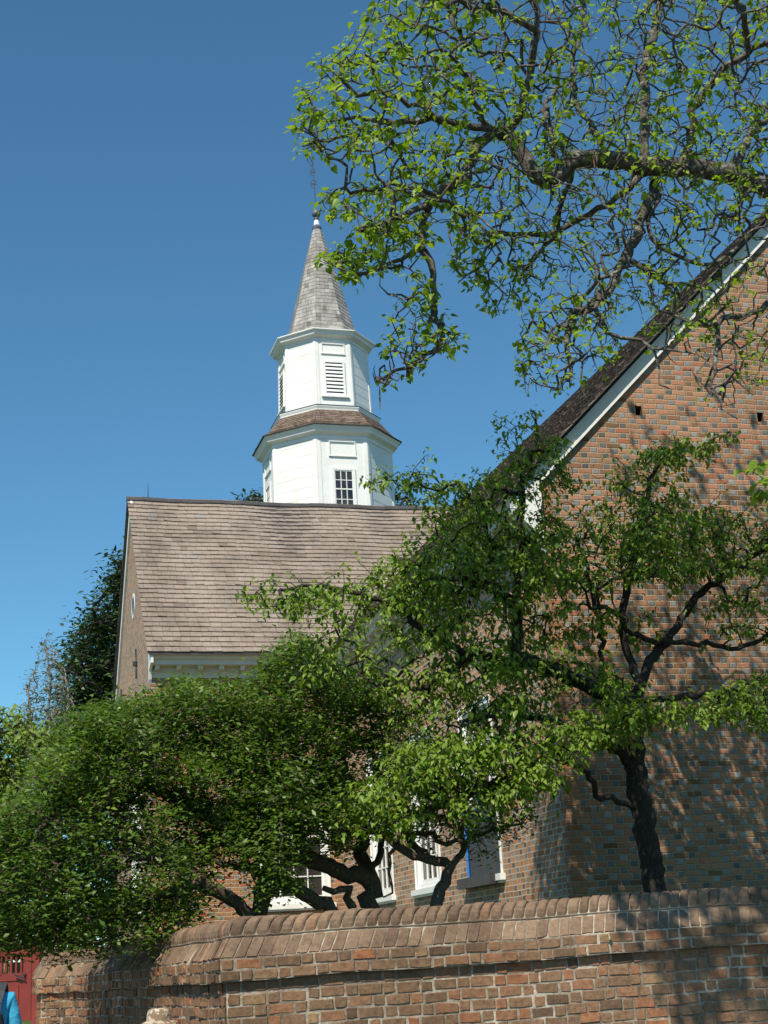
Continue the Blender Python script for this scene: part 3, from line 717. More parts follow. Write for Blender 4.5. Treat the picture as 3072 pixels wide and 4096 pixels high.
def garden_wall(name, pts, dzf, zbot, label, cat='wall', group=None, corner=None, hide_body=None):
    """outer face follows the path (outside on the right of travel)"""
    P = Path(pts); root = empty(name, (pts[0][0], pts[0][1], zbot), label, cat, group)
    TH = .36; rf = random.random; sg = random.gauss
    e0 = EYE-.125
    prof = [(0,zbot),(0,e0),(.06,e0),(.06,e0+.185),(-.055,e0+.355),(-.045,e0+.37),(-.08,e0+.46),(-.13,e0+.50),(-.18,e0+.515)]
    full = prof+[(-TH-n, z) for n, z in prof[::-1][1:]]
    b = MB(); st = sorted(set(list(np.linspace(0, P.L, int(P.L/.25)+2))+P.s))
    for q0, q1 in zip(st[:-1], st[1:]):
        for (n0, z0), (n1, z1) in zip(full[:-1], full[1:]):
            d0, d1 = dzf(q0), dzf(q1); k = -.002
            b.face([P(q0,n0+k,z0+d0*(z0>zbot)),P(q1,n0+k,z0+d1*(z0>zbot)),P(q1,n1+k,z1+d1*(z1>zbot)),P(q0,n1+k,z1+d0*(z1>zbot))])
    for q in (0, P.L): b.face([P(q,n,z) for n, z in full])
    b.build('mortar', MORTAR, root)
    def brick(b, fn, u0, u1, v0, v1, r, th=.006, ch=.005):
        """fn(u,v,n); outline of eight uneven points, chamfered"""
        uc, vc = (u0+u1)/2, (v0+v1)/2; um, vm = (u1-u0), (v1-v0)
        o = [(u0,v0),(uc+sg(0,um*.08),v0),(u1,v0),(u1,vc),(u1,v1),(uc+sg(0,um*.08),v1),(u0,v1),(u0,vc)]
        j = [(x+sg(0,.0028), y+sg(0,.0028)) for x, y in o]
        if rf() < .14:
            i = random.choice((0,2,4,6)); x, y = j[i]; j[i] = (x+(uc-x)*.14*rf(), y+(vc-y)*.25*rf())
        left = corner is not None and u1 <= corner+.01; tn = (th*1.7 if left else th)+sg(0,.005 if left else .002); tilt = sg(0,.005 if left else .0015)
        base = [fn(x,y,-.008) for x, y in j]; fr = []
        for x, y in j:
            dx = ch*(1 if x < uc else -1)*(abs(x-uc) > um*.3); dy = ch*(1 if y < vc else -1)*(abs(y-vc) > vm*.3)
            fr.append(fn(x+dx, y+dy, tn+tilt*(1 if x > uc else -1)))
        b.face(fr, None, r)
        for i in range(8): k = (i+1) % 8; b.face([base[i],base[k],fr[k],fr[i]], None, r)
    body = MB(); cope = MB(); J = .018
    H = .098
    def course(b, z0, z1, noff, first):
        q = 0. if first else -.06; hd = first
        while q < P.L-.03:
            wd = (.102 if hd else .21)*random.uniform(.93, 1.06)
            c = corner
            a0, a1 = max(q, 0.), min(q+wd, P.L)
            if c is not None and a0 < c < a1:      # end one brick at the corner, start the next there
                if c-a0 < .05: a0 = c
                else: a1 = c-J*.2
            if a1-a0 > .03:
                dz = dzf((a0+a1)/2)+sg(0,.0025)
                r = min(1, max(0, sg(.5,.26)))
                brick(b, lambda u, v, n: P(u, noff+n, v+dz), a0, a1, z0+J*.4, z1-J*.4, r)
            q = a1+J*random.uniform(.6,1.2); hd = not hd
    k = 0; z = e0
    while z-H > zbot-.05:
        course(body, max(zbot, z-H), z, 0, k % 2 == 0); z -= H; k += 1
    course(body, e0, e0+.092, .06, True); course(body, e0+.092, e0+.185, .06, False)
    body.build('brickwork', GBRICK, root)
    # sloping course and rounded top, bricks laid side by side
    a = Vector((.062, e0+.187)); c_ = Vector((-.054, e0+.352)); dv = (c_-a); ln = dv.length; dv.normalize(); nv = Vector((dv.y, -dv.x))
    for (kind, w_) in (('slope', .112), ('top', .108)):
        q = 0.
        while q < P.L-.02:
            wd = w_*random.uniform(.9, 1.1); a0, a1 = q, min(q+wd, P.L)
            if corner is not None and a0 < corner < a1:
                if corner-a0 < .03: a0 = corner
                else: a1 = corner-.001
            if a1-a0 > .02:
                dz = dzf((a0+a1)/2); r = min(1, max(0, sg(.45,.27)))
                if kind == 'slope':
                    def fn(u, v, n): p2 = a+dv*v+nv*n; return P(u, p2.x, p2.y+dz)
                    brick(cope, fn, a0, a1-.010, .004, ln-.004, r, .005+sg(0,.0015), .004)
                else:
                    arc = []; nA = 7; bul = .168+sg(0,.004)
                    for i in range(nA):
                        t_ = i/(nA-1)*math.pi*.5
                        arc.append((-.050-.130*(1-math.cos(t_))+.02*math.sin(2*t_), e0+.362+bul*math.sin(t_)))
                    arc += [(-.36-n_, z_) for n_, z_ in arc[::-1][1:]]
                    sl_ = .010
                    us = [a0+.002, a0+.014, a1-.022, a1-.010]; hh = [-.008, 0, 0, -.008]
                    rows = []
                    for u_, h_ in zip(us, hh):
                        rows.append([P(u_+sl_*(z_-e0-.36)/.1, n_+(-h_ if False else (h_ if n_ > -.18 else -h_)), z_+h_+dz+sg(0,.001)) for n_, z_ in arc])
                    for i in range(3):
                        for k2 in range(len(arc)-1): cope.face([rows[i][k2],rows[i+1][k2],rows[i+1][k2+1],rows[i][k2+1]], None, r)
            q = a1
    cope.build('coping', GCOPE, root)
    return root
wp = [(14.5,12.8),(2.19,12.8),(2.04,14.6),(1.90,16.4),(1.74,18.2),(1.56,19.7),(1.45,20.25),(1.30,20.62),(1.08,20.78),(1.06,21.3)][::-1]
Pw = Path(wp); qc = Pw.s[len(wp)-2]
gwall = garden_wall('garden_wall', wp, lambda q: (-.10*(qc-q)/qc if q < qc else .013*(q-qc))+.006*math.sin(q*2.1)+.004*math.sin(q*5.3), 0,
    'low red brick garden wall with rounded brick coping, turning a corner in the foreground', 'wall', None, qc)
w2 = garden_wall('garden_wall', [(-16,23.2),(-.35,23.2)], lambda q: -.12, 0, 'brick garden wall continuing on the far side of the red gate', 'wall')
w3 = garden_wall('garden_wall', [(1.16,21.35),(1.30,23.6),(4.2,24.4)][::-1] if False else [(-.1,26.5),(5.2,26.9)], lambda q: -.16+.02*q, 0, 'short stretch of brick wall seen through the pickets behind the red gate', 'wall')

# small weeds growing in the joints of the coping
WEED = leaf_mat('weed_leaf', [(0,(.12,.2,.03)),(1,(.22,.3,.05))], .3)
for (px, py, lab) in ((2437,3762,'small green weed in the wall coping, the larger and left one of two'), (2922,3702,'tiny weed in the wall coping near the right edge, rightmost of two')):
    p = at(px, py, 12.74); b = MB()
    for i in range(16):
        a = random.uniform(0, 6.28); L_ = random.uniform(.02,.05); d = Vector((math.cos(a)*.8, -abs(math.sin(a))*.7-.2, random.uniform(-.3,.9))).normalized()*L_; sd = d.orthogonal().normalized()*L_*.22; c0 = Vector(p)+Vector((random.uniform(-.02,.02),0,random.uniform(-.02,.02)))
        b.face([c0, c0+d*.5+sd, c0+d, c0+d*.5-sd], None, random.random())
    tag(b.build('weed', WEED), lab, 'plant', 'weeds on the wall')

# ------------------------------------------------------------------ red gate, steps, sign
GA = Vector((.40,22.15,0)); GB = Vector((1.01,21.65,0)); gz0 = EYE-.56
gt = (GB-GA).normalized(); gl_ = (GB-GA).length; gn = Vector((gt.y,-gt.x,0)); gate = empty('garden_gate', (GA.x,GA.y,gz0), 'open red wooden gate with pickets over panels, at the brick wall end', 'gate')
def gp_(u,z,n): v = GA+gt*u+gn*n; v.z = z; return v
def gbox(b,u0,u1,z0,z1,n0,n1): b.hexa([gp_(u0,z0,n0),gp_(u1,z0,n0),gp_(u1,z0,n1),gp_(u0,z0,n1),gp_(u0,z1,n0),gp_(u1,z1,n0),gp_(u1,z1,n1),gp_(u0,z1,n1)])
b = MB(); zt_ = gz0+1.03
gbox(b,0,.12,gz0,zt_,-.03,.03); gbox(b,gl_-.14,gl_,gz0,zt_-.08,-.03,.03); gbox(b,.12,gl_-.14,gz0,gz0+.16,-.025,.025); gbox(b,.12,gl_-.14,gz0+.53,gz0+.63,-.025,.025); gbox(b,.12,gl_-.14,zt_-.16,zt_-.08,-.02,.02)
gbox(b,.12,gl_-.14,gz0+.16,gz0+.53,-.010,.008)
b.build('frame', RED, gate)
b = MB(); gbox(b,.20,gl_-.22,gz0+.22,gz0+.47,.008,.02); b.build('raised_panel', RED, gate)
for i in range(6):
    u = .17+(gl_-.36)*i/5; b = MB(); gbox(b,u-.016,u+.016,gz0+.63,zt_-.16,-.012,.012); b.build('picket', RED, gate)
b = MB(); b.tube([gp_(gl_-.10,gz0+.60,.03),gp_(gl_-.10,gz0+.60,.07)],.02,8); b.obox(gp_(gl_-.16,gz0+.575,.07), gt*.09-Vector((0,0,.03)), gn*.006, Vector((0,0,.012))); b.build('latch', IRON, gate)
b = MB(); gbox(b,gl_+.03,gl_+.15,gz0-.1,zt_-.06,-.06,.06); tag(b.build('gate_post', simple('dark_red_paint',(.2,.03,.02),.5,.1)), 'dark red gate post between the gate and the end of the brick wall', 'post')
SIGN = simple('sign_cream', (.62,.58,.42), .5, .06)
sg_ = empty('notice_sign', tuple(gp_(.22,zt_-.2,.04)), 'small cream notice board hanging at the top of the red gate', 'sign')
b = MB(); c0 = GA+gt*.14+Vector((0,0,zt_-.10)); c0.y -= .10; b.obox(c0,(.062,0,0),(0,.006,0),(0,0,.062)); b.build('board', SIGN, sg_)
b = MB()
for i, wv_ in enumerate((.036,.044,.030,.04)): 
    x_ = -wv_
    while x_ < wv_-.008:
        l_ = random.uniform(.008,.02); b.obox(c0+Vector((x_+l_/2,-.0075,.034-.022*i)),(l_/2,0,0),(0,.001,0),(0,0,.0035)); x_ += l_+.006
b.build('lettering', IRON, sg_)
b = MB(); b.tube([c0+Vector((0,.02,-.06)),c0+Vector((.01,.03,-.3))],.008,5); b.build('hanger', IRON, sg_)
for i,(y0,y1,zz,lab) in enumerate(((20.95,21.6,EYE-.62,'worn pale stone step at the foot of the red gate'),(20.5,20.95,EYE-.80,'lower worn stone step in front of the red gate'),(20.1,20.5,EYE-.98,'third stone step down from the red gate'),(19.7,20.1,EYE-1.2,'lowest stone step leading up to the red gate'))):
    b = MB(); x1 = 1.02-.005*i; P = []
    for (z_) in (0, zz):
        for x_, y_ in ((-.2,y0),(x1,y0),(x1,y1),(-.2,y1)): P.append((x_+random.uniform(-.01,.01), y_, z_))
    b.hexa(P); o = tag(b.build('stone_step', STONE), lab, 'step', 'steps up to the gate')
    md = o.modifiers.new('bevel','BEVEL'); md.width = .02; md.segments = 2

# ------------------------------------------------------------------ people
def bake(o):
    dg = bpy.context.evaluated_depsgraph_get(); me = bpy.data.meshes.new_from_object(o.evaluated_get(dg)); me.name = o.name
    o.modifiers.clear(); o.data = me; me.polygons.foreach_set('use_smooth', [True]*len(me.polygons)); return o
def skinned(name, chains, mat, parent, root=0, sub=2):
    """chains: lists of (key, (x,y,z), radius or (rx,ry)); shared keys join"""
    idx = {}; v = []; rad = []; e = []
    for ch in chains:
        prev = None
        for key, p, r in ch:
            if key in idx and p is None: i = idx[key]
            else:
                if key in idx: i = idx[key]
                else: i = len(v); idx[key] = i; v.append(p); rad.append(r if isinstance(r, tuple) else (r, r))
            if prev is not None: e.append((prev, i))
            prev = i
    me = bpy.data.meshes.new(name); me.from_pydata(v, e, []); me.materials.append(mat)
    o = bpy.data.objects.new(name, me); COL.objects.link(o)
    md = o.modifiers.new('skin', 'SKIN'); md.use_smooth_shade = True
    for i, sv in enumerate(me.skin_vertices[0].data): sv.radius = rad[i]; sv.use_root = (i == root)
    s2 = o.modifiers.new('sub', 'SUBSURF'); s2.levels = sub; s2.render_levels = sub
    bpy.context.view_layer.update(); bake(o)
    o.parent = parent
    return o
SKIN = simple('skin', (.40,.22,.15), .5, .08, 8.)
HAIRG = simple('grey_hair', (.20,.18,.15), .8, .35, 60., .8)
HAIRB = simple('brown_hair', (.08,.045,.025), .8, .3, 60., .8)
def shirt_mat(name, col):
    b = NB(name); n_ = b.noise(7, b.pos(), 4, .6); return b.done(b.bsdf(col, .85, b.bump(n_.outputs['Fac'], .9, .03), .2))
BLUE = shirt_mat('turquoise_cotton', (.055,.36,.55))
KHAKI = shirt_mat('khaki_cotton', (.3,.25,.16)); NAVY = shirt_mat('navy_cotton', (.03,.04,.09)); GREENSH = shirt_mat('olive_cotton', (.12,.14,.07))
BLACKN = shirt_mat('black_nylon', (.018,.018,.02))
def person(loc, H, face, label, shirt, pants, hair, group=None):
    """standing figure H tall; face=+1 looks to +Y"""
    root = empty('person', loc, label, 'person', group); root.scale = (1,1,1)
    k = H/1.80; f = face
    S = lambda x, y, z: (x*k, y*f*k, z*k)
    ch = [[('pel',S(0,0,.95),(.15*k,.10*k)),('wst',S(0,0,1.08),(.135*k,.095*k)),('chs',S(0,.005,1.28),(.165*k,.11*k)),('upc',S(0,-.005,1.42),(.13*k,.085*k)),('nk',S(0,.0,1.50),.058*k),('nk2',S(0,.012,1.555),.055*k),('hd0',S(0,.025,1.62),(.068*k,.082*k)),('hd1',S(0,.02,1.69),(.075*k,.092*k)),('hd2',S(0,.01,1.755),(.058*k,.07*k))]]
    ch.append([('hd0',None,0),('nose',S(0,.115,1.655),.013*k)])
    for sx in (-1,1):
        ch.append([('hd0',None,0),('ear%d'%sx,S(sx*.085,.0,1.66),.016*k)])
        ch.append([('upc',None,0),('sh%d'%sx,S(sx*.165,-.005,1.42),.062*k),('ua%d'%sx,S(sx*.20,-.01,1.28),.048*k),('el%d'%sx,S(sx*.222,-.015,1.11),.04*k),('fa%d'%sx,S(sx*.24,.02,.99),.038*k),('wr%d'%sx,S(sx*.24,.05,.87),.026*k),('pm%d'%sx,S(sx*.24,.06,.80),(.016*k,.036*k))])
        for q,(dy,L_) in enumerate(((.03,.075),(.010,.085),(-.010,.08),(-.030,.062))):
            ch.append([('pm%d'%sx,None,0),('f%d%da'%(sx,q),S(sx*.24,.06+dy,.765),.0095*k),('f%d%db'%(sx,q),S(sx*.235,.063+dy,.765-L_*.5),.0085*k),('f%d%dc'%(sx,q),S(sx*.225,.066+dy,.765-L_),.0075*k)])
        ch.append([('pm%d'%sx,None,0),('t%da'%sx,S(sx*.228,.10,.80),.011*k),('t%db'%sx,S(sx*.218,.115,.765),.009*k)])
        ch.append([('pel',None,0),('hp%d'%sx,S(sx*.095,0,.86),.085*k),('th%d'%sx,S(sx*.105,.01,.68),.075*k),('kn%d'%sx,S(sx*.11,.015,.50),.054*k),('cf%d'%sx,S(sx*.11,-.01,.36),.052*k),('an%d'%sx,S(sx*.11,-.01,.09),.035*k),('hl%d'%sx,S(sx*.11,.02,.04),.038*k),('to%d'%sx,S(sx*.125,.15,.03),.03*k)])
    body = skinned('body', ch, SKIN, root)
    t = [[('a',S(0,0,.93),(.175*k,.125*k)),('b',S(0,0,1.08),(.165*k,.12*k)),('c',S(0,.005,1.28),(.188*k,.13*k)),('d',S(0,-.005,1.425),(.155*k,.098*k)),('e',S(0,0,1.475),(.075*k,.07*k))]]
    for sx in (-1,1): t.append([('d',None,0),('s%d'%sx,S(sx*.160,-.005,1.425),.076*k),('u%d'%sx,S(sx*.192,-.01,1.29),.068*k),('v%d'%sx,S(sx*.210,-.013,1.17),.07*k)])
    skinned('t_shirt', t, shirt, root)
    p = [[('a',S(0,0,.96),(.16*k,.115*k)),('a2',S(0,0,.89),(.165*k,.115*k))]]
    for sx in (-1,1): p.append([('a2',None,0),('l%d'%sx,S(sx*.1,.0,.80),.096*k),('m%d'%sx,S(sx*.108,.01,.66),.092*k),('n%d'%sx,S(sx*.112,.015,.50),.088*k)])
    skinned('shorts', p, pants, root)
    for sx in (-1,1): skinned('shoe', [[('a',S(sx*.11,-.03,.05),.045*k),('b',S(sx*.112,.06,.045),.044*k),('c',S(sx*.122,.16,.035),.036*k)]], BLACKN, root)
    b = MB(); prof = []
    n_ = 14
    for i in range(n_):
        th = i/(n_-1)*1.75; prof.append((math.sin(th), math.cos(th)))
    for i in range(n_-1):
        for j in range(24):
            a0, a1 = 2*math.pi*j/24, 2*math.pi*(j+1)/24
            def hv(q, a):
                rr, zz = q; yy = rr*math.sin(a); low_ = zz
                if yy > .35 and zz < .45: return None
                w_ = 1+.03*math.sin(a*7+zz*9)
                return S(rr*math.cos(a)*.086*w_, .012+yy*.106*w_, 1.69+zz*.108)
            P = [hv(prof[i],a0),hv(prof[i+1],a0),hv(prof[i+1],a1),hv(prof[i],a1)]
            if all(q is not None for q in P): b.face([Vector(q) for q in P])
    h = b.build('hair', hair, None, True); h.parent = root
    for sx in (-1,1):
        b = MB(); b.lathe([(.0,-.012*k)]+[(.012*k*math.sin(q),-.012*k*math.cos(q)) for q in np.linspace(.3,2.8,6)]+[(0,.012*k)], S(sx*.033,.098,1.678), 8); e = b.build('eye', simple('eye_white',(.6,.6,.58),.3,.02), None, True); e.parent = root
    b = MB(); c_ = S(0,.108,1.608); b.obox(c_,(.024*k,0,0),(0,.006*k,0),(0,0,.006*k)); e = b.build('mouth', simple('lips',(.35,.12,.1),.5), None); e.parent = root
    return root
pm = at(-52, 3900, 12.4)
man = person((pm[0], 12.4, 0), 1.89, 1, 'man in a turquoise t-shirt with short grey hair, seen from behind at the left edge', BLUE, KHAKI, HAIRG)
# backpack
bx, by = pm[0]-.02, 12.4-.20
bp_ = empty('backpack', (bx, by, 1.0), 'black backpack worn by the man in the turquoise t-shirt', 'backpack')
b = MB(); rows = []
for z_, hw, dp in ((.98,.10,.06),(1.0,.15,.10),(1.15,.165,.13),(1.3,.16,.13),(1.39,.14,.11),(1.43,.09,.06)):
    rows.append([Vector((bx+hw*math.copysign(abs(math.cos(a))**.45, math.cos(a)), by-dp*.0+dp*.8*math.copysign(abs(math.sin(a))**.45, math.sin(a)), z_)) for a in np.linspace(0, 2*math.pi, 25)[:-1]])
for r0, r1 in zip(rows[:-1], rows[1:]):
    for i in range(24): j = (i+1) % 24; b.face([r0[i], r0[j], r1[j], r1[i]])
b.face(rows[-1]); b.face(rows[0][::-1]); b.build('bag', BLACKN, bp_, True)
b = MB(); b.obox((bx,by-.12,1.12),(.12,0,0),(0,.03,0),(0,0,.09)); o = b.build('front_pocket', BLACKN, bp_); md = o.modifiers.new('bv','BEVEL'); md.width=.02; md.segments=3
STRAP = simple('strap_webbing', (.035,.035,.04), .7, .2, 40., .3)
for sx in (-1,1):
    b = MB(); pts = [Vector((bx+sx*a_,y_,z_)) for a_,y_,z_ in ((.085,12.225,1.36),(.10,12.245,1.48),(.125,12.30,1.565),(.145,12.385,1.615),(.155,12.47,1.585),(.165,12.56,1.46),(.18,12.57,1.3),(.15,12.37,1.08))]
    for p0,p1 in zip(pts[:-1],pts[1:]):
        d = (p1-p0).normalized(); wv = Vector((1,0,0)); wv = (wv-d*wv.dot(d)).normalized()*.032; hv_ = d.cross(wv).normalized()*.009; b.bar(p0-d*.004,p1+d*.004,wv,hv_)
    b.build('shoulder_strap', STRAP, bp_)
b = MB()
cc = Vector((bx+.17,by-.03,1.11)); b.tube([cc+Vector((.028*math.cos(a),.0,.04*math.sin(a))) for a in np.linspace(0,2*math.pi,15)], .007, 6); b.build('clip_ring', simple('green_plastic',(.02,.3,.1),.4,.1), bp_)
ph = at(636, 4080, 13.6)
kid = person((ph[0], 13.6, 0), 1.285, 1, 'person in a desert camouflage sun hat, in front of the brick wall', GREENSH, NAVY, HAIRB)
c = NB('desert_camouflage'); cp = c.pos(); na = c.noise(15, cp, 3); nb_ = c.noise(27, cp, 2)
cc_ = c.mix(c.ramp(na.outputs['Fac'],[(.50,(0,0,0)),(.53,(1,1,1))]), (.45,.37,.28), (.24,.16,.10)); cc_ = c.mix(c.ramp(nb_.outputs['Fac'],[(.62,(0,0,0)),(.65,(1,1,1))]), cc_, (.60,.54,.43))
CAMO = c.done(c.bsdf(cc_, .9, c.bump(c.noise(160,cp,2).outputs['Fac'],.5,.004), .2))
b = MB(); hz = 1.285-.06; sides = 32
def hatring(r, z, wob): return [Vector((ph[0]+r*math.cos(a), 13.6+r*1.05*math.sin(a), hz+z+wob*math.sin(2*a+.6))) for a in np.linspace(0,2*math.pi,sides+1)[:-1]]
rings = [hatring(.158,-.034,.014), hatring(.155,-.022,.014), hatring(.130,-.006,.010), hatring(.112,.002,.004), hatring(.110,.012,0), hatring(.106,.055,0), hatring(.098,.085,0), hatring(.086,.100,.003), hatring(.06,.107,0), hatring(.03,.107,0), hatring(.002,.108,0)]
for r0, r1 in zip(rings[:-1], rings[1:]):
    for i in range(sides): j = (i+1)%sides; b.face([r0[i],r0[j],r1[j],r1[i]])
ht = b.build('sun_hat', CAMO, kid, True)

# ------------------------------------------------------------------ trees
def inside(poly, x, y):
    r = False; n = len(poly)
    for i in range(n):
        (x0,y0),(x1,y1) = poly[i], poly[i-1]
        if (y0 > y) != (y1 > y) and x < (x1-x0)*(y-y0)/(y1-y0)+x0: r = not r
    return r
def sample(poly, n, Yc, Yr, flat=0, spread=.3):
    """n points in the part of the crown measured as poly (display pixels), at real distances Yc +- Yr;
    flat>1: points come in flat horizontal sprays of that many"""
    poly = disp(poly); xs = [p[0] for p in poly]; ys = [p[1] for p in poly]; o = []
    while len(o) < n:
        x, y = random.uniform(min(xs), max(xs)), random.uniform(min(ys), max(ys))
        if not inside(poly, x, y): continue
        Y = Yc+Yr*random.uniform(-1, 1); p = at(x, y, Y)
        if flat > 1:
            for _ in range(flat): o.append(p+np.array([random.gauss(0,spread), random.gauss(0,spread), random.gauss(0,spread*.18)]))
        else: o.append(p)
    return o
class Tree:
    def __init__(s, cap=60000): s.P = np.zeros((cap,3)); s.n = 0; s.par = []; s.spec = []; s.ch = []; s.tips = []
    def node(s, p, par, r):
        s.P[s.n] = p; s.par.append(par); s.spec.append(r); s.n += 1; return s.n-1
    def nearest(s, p): d = s.P[:s.n]-p; return int(np.argmin((d*d).sum(1)))
    def limb(s, pts, r0, r1, seg=.12, wob=.02, attach=True):
        pts = [np.array(p, float) for p in pts]
        # Catmull-Rom through the measured points
        q = [pts[0]]+pts+[pts[-1]]; path = []
        for i in range(1, len(q)-2):
            p0,p1,p2,p3 = q[i-1],q[i],q[i+1],q[i+2]; m_ = max(1, int(np.linalg.norm(p2-p1)/seg))
            for k in range(m_):
                t = k/m_; path.append(.5*((2*p1)+(-p0+p2)*t+(2*p0-5*p1+4*p2-p3)*t*t+(-p0+3*p1-3*p2+p3)*t**3))
        path.append(pts[-1]); n = len(path); c = []
        par = -1
        if attach and s.n: par = s.nearest(path[0]); c.append(par)
        for i, p in enumerate(path):
            r = r0+(r1-r0)*i/max(1, n-1); w_ = wob if 0 < i else 0
            par = s.node(p+RNG.normal(0, w_, 3), par, r); c.append(par)
        s.ch.append(c)
    def grow(s, A, seg=.12, jit=.035, arch=.0, maxlen=99, order=True):
        A = np.array(A)
        if order:
            d = np.min([((A-s.P[i])**2).sum(1) for i in range(0, s.n, max(1, s.n//400))], 0); A = A[np.argsort(d)]
        for a in A:
            i = s.nearest(a); v = a-s.P[i]; d = float(np.linalg.norm(v))
            if d > maxlen: continue
            if d < .03: s.tips.append((i, v/(d+1e-6))); continue
            m_ = max(2, int(d/seg)); c = [i]; par = i; off = np.zeros(3)
            p0 = s.P[i].copy()
            for k in range(1, m_+1):
                t = k/m_; off = off*.7+RNG.normal(0, jit, 3)
                p = p0+v*t+off*(1 if k < m_ else .5)+np.array([0,0,arch*d*math.sin(math.pi*t)])
                par = s.node(p, par, 0); c.append(par)
            s.ch.append(c); s.tips.append((par, (s.P[par]-s.P[c[-2]])/(np.linalg.norm(s.P[par]-s.P[c[-2]])+1e-6)))
    def build(s, rt, pw, mat, root, rmax=.5):
        w_ = np.ones(s.n); par = np.array(s.par)
        for i in range(s.n-1, 0, -1):
            if par[i] >= 0: w_[par[i]] += .25*w_[i] if False else 0
        cnt = np.zeros(s.n)
        for i, _ in s.tips: cnt[i] += 1
        for i in range(s.n-1, -1, -1):
            if par[i] >= 0: cnt[par[i]] += cnt[i]
        r = np.minimum(rmax, np.maximum(np.array(s.spec), rt*np.maximum(cnt, .6)**pw))
        V = []; Fc = []; base = 0
        for c in s.ch:
            pts = s.P[c]; rr = r[c].copy(); 
            if len(c) > 1: rr[0] = min(rr[0], rr[1]*1.15)
            if len(s.tips) and s.spec[c[-1]] == 0: rr[-1] *= .7
            mx = rr.max(); k = 4 if mx < .012 else (5 if mx < .03 else (8 if mx < .09 else 12))
            n = len(pts); T = np.gradient(pts, axis=0) if n > 1 else np.zeros((1,3)); T /= (np.linalg.norm(T, axis=1)[:,None]+1e-9)
            u = np.cross(T[0], [.3,.5,.81]); u /= np.linalg.norm(u)+1e-9; U = []
            for t in T: u = u-t*np.dot(u,t); u /= np.linalg.norm(u)+1e-9; U.append(u)
            U = np.array(U); W = np.cross(T, U); a = np.arange(k)*2*math.pi/k
            knob = 1+(RNG.normal(0,.04,(n,k,1)) if mx > .03 else 0)
            ring = pts[:,None,:]+(U[:,None,:]*np.cos(a)[None,:,None]+W[:,None,:]*np.sin(a)[None,:,None])*rr[:,None,None]*knob
            V.append(ring.reshape(-1,3)); i = np.arange(n-1)[:,None]*k; j = np.arange(k)[None,:]; j2 = (j+1) % k
            q = np.stack([i+j, i+j2, i+k+j2, i+k+j], -1).reshape(-1,4)+base; Fc.append(q); base += n*k
        o = mesh_np('trunk', np.concatenate(V), np.concatenate(Fc), mat, root, None, True); return o
def mesh_np(name, V, F, mat, root, rnd=None, smooth=False):
    me = bpy.data.meshes.new(name); k = F.shape[1]
    me.vertices.add(len(V)); me.vertices.foreach_set('co', V.astype(np.float32).ravel())
    me.loops.add(F.size); me.loops.foreach_set('vertex_index', F.astype(np.int32).ravel())
    me.polygons.add(len(F)); me.polygons.foreach_set('loop_start', np.arange(len(F), dtype=np.int32)*k)
    if rnd is not None: a = me.attributes.new('rnd', 'FLOAT', 'FACE'); a.data.foreach_set('value', rnd.astype(np.float32))
    me.update(calc_edges=True); me.validate()
    return link_mesh(name, me, mat, root, smooth)
LEAF = {
 'heart': (np.array([(0,0,0),(.26,-.09,.03),(.44,.2,.07),(.30,.58,.03),(0,1,-.16),(-.30,.58,.03),(-.44,.2,.07),(-.26,-.09,.03),(0,.42,-.02)]), np.array([(0,1,2,8),(8,2,3,4),(8,4,5,6),(0,8,6,7)])),
 'ovate': (np.array([(0,0,0),(.20,.16,.06),(.30,.45,.08),(.19,.75,.0),(0,1.04,-.16),(-.19,.75,.0),(-.30,.45,.08),(-.20,.16,.06),(0,.48,0)]), np.array([(0,1,2,8),(8,2,3,4),(8,4,5,6),(0,8,6,7)])),
 'small': (np.array([(0,0,0),(.25,.42,.05),(0,1,-.04),(-.25,.42,.05),(0,.48,-.02)]), np.array([(0,1,2,4),(0,4,2,3)])),
}
def leaves(name, base, ldir, nrm, size, kind, mat, root, rnd):
    T, F = LEAF[kind]; base, ldir, nrm = map(np.asarray, (base, ldir, nrm)); N = len(base)
    l = ldir/(np.linalg.norm(ldir, axis=1)[:,None]+1e-9); w_ = np.cross(l, nrm); w_ /= np.linalg.norm(w_, axis=1)[:,None]+1e-9; n = np.cross(w_, l)
    size = np.asarray(size)[:,None,None]; asp = RNG.uniform(.85,1.15,(N,1,1)); fold = RNG.uniform(.3,2.2,(N,1,1))
    V = base[:,None,:]+size*(w_[:,None,:]*T[None,:,0:1]*asp+l[:,None,:]*T[None,:,1:2]+n[:,None,:]*T[None,:,2:3]*fold)
    Fa = (np.arange(N)[:,None,None]*len(T)+F[None]).reshape(-1,4)
    return mesh_np(name, V.reshape(-1,3), Fa, mat, root, np.repeat(rnd, len(F)))
